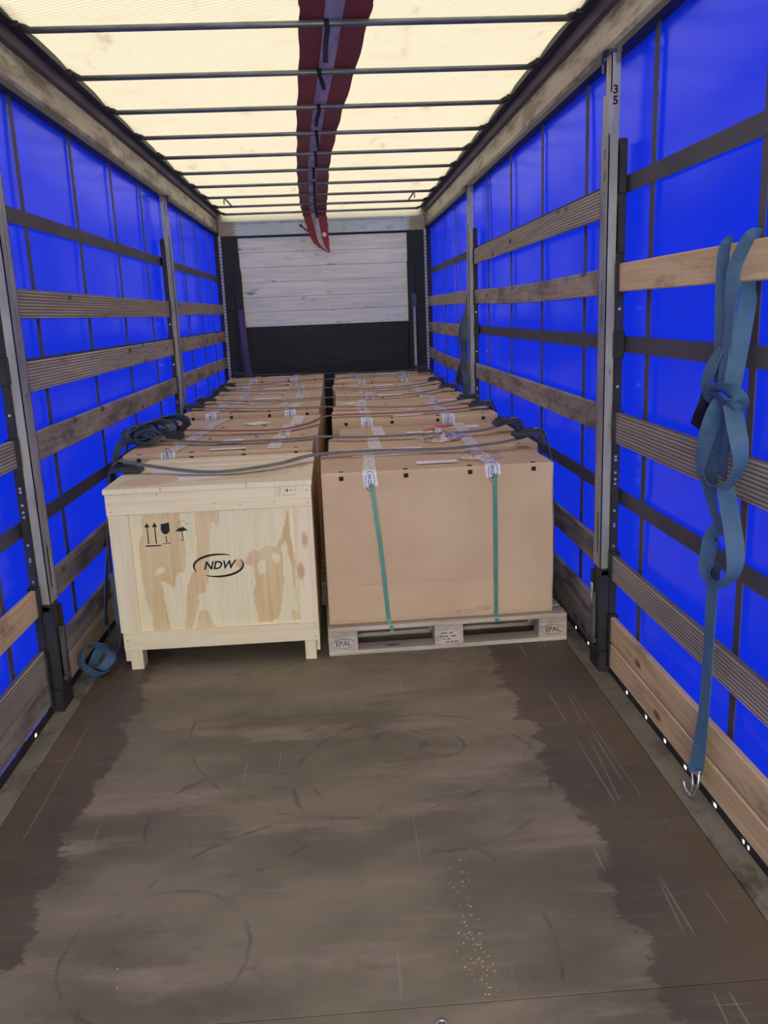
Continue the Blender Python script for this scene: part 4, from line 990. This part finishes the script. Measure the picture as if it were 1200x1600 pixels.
FAR = {
 'p1': [[1.262,7.252,1.791,0.224,-0.017,-0.974],[1.232,7.201,1.785,0.945,-0.148,-0.291],[1.228,7.29,1.661,0.983,-0.157,-0.096],[1.215,7.299,1.449,0.983,-0.158,-0.097],[1.2,7.365,1.257,0.967,-0.16,-0.201],[1.185,7.545,1.108,0.95,-0.161,-0.268],[1.18,7.682,0.996,0.988,-0.138,0.07],[1.18,7.45,0.991,0.994,0.039,0.099],[1.185,7.212,1.13,0.955,-0.166,-0.245],[1.2,7.118,1.295,0.97,-0.164,-0.182]],
 'p2': [[1.222,7.213,1.713,0.987,-0.159,0.026],[1.21,7.097,1.453,0.987,-0.161,-0.028],[1.2,7.152,1.293,0.981,-0.162,-0.107],[1.19,7.171,1.159,0.988,-0.154,0.024],[1.188,7.035,1.035,0.939,-0.343,0.016],[1.19,7.16,0.927,0.13,-0.254,-0.958],[1.19,7.334,0.956,-0.822,0.462,-0.332],[1.19,7.283,1.098,-0.966,-0.237,-0.1],[1.195,7.194,1.238,-0.966,-0.233,-0.114]],
}
# ------------------------------------------------------------------ blue ratchet strap knotted over the fresh plank
hs = thing('hanging_strap', (1.2, 2.4, 0), 'knotted blue webbing strap hung over the fresh pine plank, steel hook on the floor edge', 'strap')
for k in ('a', 'b', 'c', 'd', 'e', 'f', 'f2', 'g', 'h'):
    MB().ribbon(R6(HANG[k]), .05, .0035, 7).build({'e': 'lower_loop', 'g': 'lower_loop', 'h': 'tail'}.get(k, 'webbing'), 'blue_web', hs)
for k in ('k1', 'k2'): MB().ribbon(R6(HANG[k]), .045, .004, 7).build('knot', 'blue_web', hs)
MB().ribbon(R6(HANG['tail']), .05, .006, 6).build('wear_sleeve', 'black_web', hs)
b = MB()
for k in ('w1', 'w2'): b.tube(HOOK[k], .0048, 8)
b.cyl(HOOK['b'][0], HOOK['b'][1], .005)
b.build('steel_hook', 'bolt', hs, smooth=True)
fs_ = thing('hanging_strap', (1.2, 7.2, .9), 'small dark blue strap hanging over the top plank beside the far right post', 'strap')
for k in ('p1', 'p2'): MB().ribbon([(Vector((min(a.x, 1.172) if a.z < 1.6 and a.y < 7.3 else a.x+.01, a.y+.1, a.z)), c) for a, c in R6(FAR[k])], .05, .0035, 7).build('webbing', 'navy_web', fs_)

# ------------------------------------------------------------------ blue strap bundle on the left cartons
bn = thing('strap_bundle', (-1.1, 5.0, .93), 'bundled dark blue webbing with ratchet on the carton ends behind the crate', 'strap')
def coil(c, ax, up, rx, ry, w, turns, wob, seed):
    ax, up = Vector(ax).normalized(), Vector(up); up = (up-ax*up.dot(ax)).normalized(); rt_ = ax.cross(up); rows = []
    n = int(14*turns)
    for i in range(n+1):
        t = 2*math.pi*i/14; g = 1+wob*mnoise.noise(Vector((i*.35, seed, 0)))-.05*i/14
        rows.append((Vector(c)+rt_*rx*g*math.cos(t)+up*ry*g*math.sin(t)+ax*.012*mnoise.noise(Vector((i*.3, seed, 7))), ax+rt_*.25*mnoise.noise(Vector((i*.25, seed, 3)))))
    return MB().ribbon(rows, w, .003, 3)
coil((-1.02, 5.22, 1.005), (1, .9, .12), (0, 0, 1), .125, .042, .055, 3.4, .3, 1).build('folded_webbing', 'navy_web', bn)
coil((-1.0, 5.30, 1.01), (-.6, 1, .25), (0, 0, 1), .08, .045, .05, 2.6, .25, 5).build('folded_webbing', 'navy_web', bn)
coil((-1.13, 5.0, 1.0), (.8, -.5, .35), (0, 0, 1), .095, .048, .055, 3.0, .35, 2).build('folded_webbing', 'navy_web', bn)
coil((-1.06, 4.98, .985), (.5, -.9, .3), (0, 0, 1), .08, .045, .05, 2.6, .3, 3).build('folded_webbing', 'navy_web', bn)
coil((-1.11, 5.12, 1.0), (.3, .9, .5), (0, 0, 1), .08, .045, .05, 2.4, .3, 8).build('folded_webbing', 'navy_web', bn)
D1 = Vector((.55, -.6, .35))
MB().ribbon([(Vector((-1.21, 5.02, 1.02)), D1), (Vector((-1.10, 5.16, 1.045)), D1), (Vector((-.99, 5.32, 1.06)), D1), (Vector((-.91, 5.38, 1.04)), D1), (Vector((-.88, 5.38, .99)), Vector((.5, -.7, 0)))], .085, .005).build('folded_webbing', 'navy_web', bn)
MB().ribbon([(Vector((-1.19, 4.92, .99)), D1), (Vector((-1.12, 5.02, 1.04)), D1), (Vector((-1.02, 5.14, 1.06)), D1), (Vector((-.95, 5.18, 1.02)), D1), (Vector((-.95, 5.16, .97)), Vector((.5, -.7, 0)))], .07, .005).build('folded_webbing', 'navy_web', bn)
MB().ribbon([(Vector((-1.15, 4.98, .985)), Vector((.4, 1, 0))), (Vector((-1.195, 4.86, .955)), Vector((.3, 1, 0))), (Vector((-1.205, 4.72, .87)), Vector((0, 1, .3))), (Vector((-1.205, 4.60, .70)), Vector((0, 1, .25))), (Vector((-1.21, 4.40, .40)), Vector((0, 1, .2))), (Vector((-1.2, 4.2, .12)), Vector((0, 1, 0)))], .05, .0035, 8).build('hanging_tail', 'navy_web', bn)
b = MB().cyl((-.945, 5.33, 1.0), (-.90, 5.28, 1.0), .028, 12).box(-.99, -.90, 5.15, 5.30, .935, .985).box(-.97, -.91, 5.28, 5.32, .96, 1.01)
b.build('ratchet', 'black_steel', bn)
MB().cyl((-.925, 5.23, 1.035), (-.905, 5.21, 1.03), .015, 10).build('ratchet_knob', 'bolt', bn)
# webbing coil on the floor
cf = thing('webbing_coil', (-1.15, 3.83, 0), 'loose coil of blue webbing on the floor at the left of the crate', 'strap')
coil((-1.155, 3.835, .078), (.72, -.42, .55), (0, 0, 1), .085, .080, .05, 1.0, .1, 4).build('webbing', 'blue_web', cf)
coil((-1.135, 3.85, .072), (-.55, -.45, .7), (.2, 0, 1), .062, .058, .05, 1.2, .2, 9).build('webbing', 'blue_web', cf)
MB().ribbon([(Vector((-1.10, 3.86, .04)), Vector((0, .3, 1))), (Vector((-1.08, 3.95, .06)), Vector((.2, .3, 1))), (Vector((-1.09, 4.05, .12)), Vector((.3, 0, 1))), (Vector((-1.10, 4.15, .26)), Vector((1, .2, 0))), (Vector((-1.12, 4.2, .40)), Vector((1, 0, 0)))], .05, .0035).build('webbing', 'navy_web', cf)
# crumbs and a ring bolt on the floor
rd = random.Random(11); b = MB()
for i in range(120):
    t = rd.random(); x = .33+rd.gauss(0, .012)+.05*rd.random(); y = 1.72+.55*t**1.5
    if i < 45: x = .345+rd.gauss(0, .018); y = 1.86+rd.gauss(0, .05)
    if i > 105: x = rd.uniform(-.7, .8); y = rd.uniform(1.7, 3.4)
    s_ = rd.uniform(.0008, .0028); z = s_
    vs = [(x+s_*rd.uniform(.6, 1.6), y, z*.5), (x-s_, y+s_, z*.4), (x-s_*.5, y-s_*1.3, z*.4), (x, y, z*1.6), (x, y, 0)]
    b.add(vs, [(0, 1, 3), (1, 2, 3), (2, 0, 3), (1, 0, 4), (2, 1, 4), (0, 2, 4)])
tag(b.build('sawdust_crumbs', 'crumb', at=(.34, 1.9, 0)), 'scattered pale sawdust crumbs on the floor boards in the foreground', 'crumbs', kind='stuff')
n = 20; vs = []; fs = []
for i in range(n):
    a = 2*math.pi*i/n
    for k in range(6):
        q = 2*math.pi*k/6; r_ = .012+.003*math.cos(q); vs.append((.232+r_*math.cos(a), 1.640+r_*math.sin(a), .003+.003*math.sin(q)))
for i in range(n):
    for k in range(6): fs.append((i*6+k, ((i+1) % n)*6+k, ((i+1) % n)*6+(k+1) % 6, i*6+(k+1) % 6))
tag(MB().add(vs, fs).build('metal_ring', 'bolt', at=(.232, 1.64, 0), smooth=True), 'small metal ring lying on the floor at the bottom edge of view', 'ring')
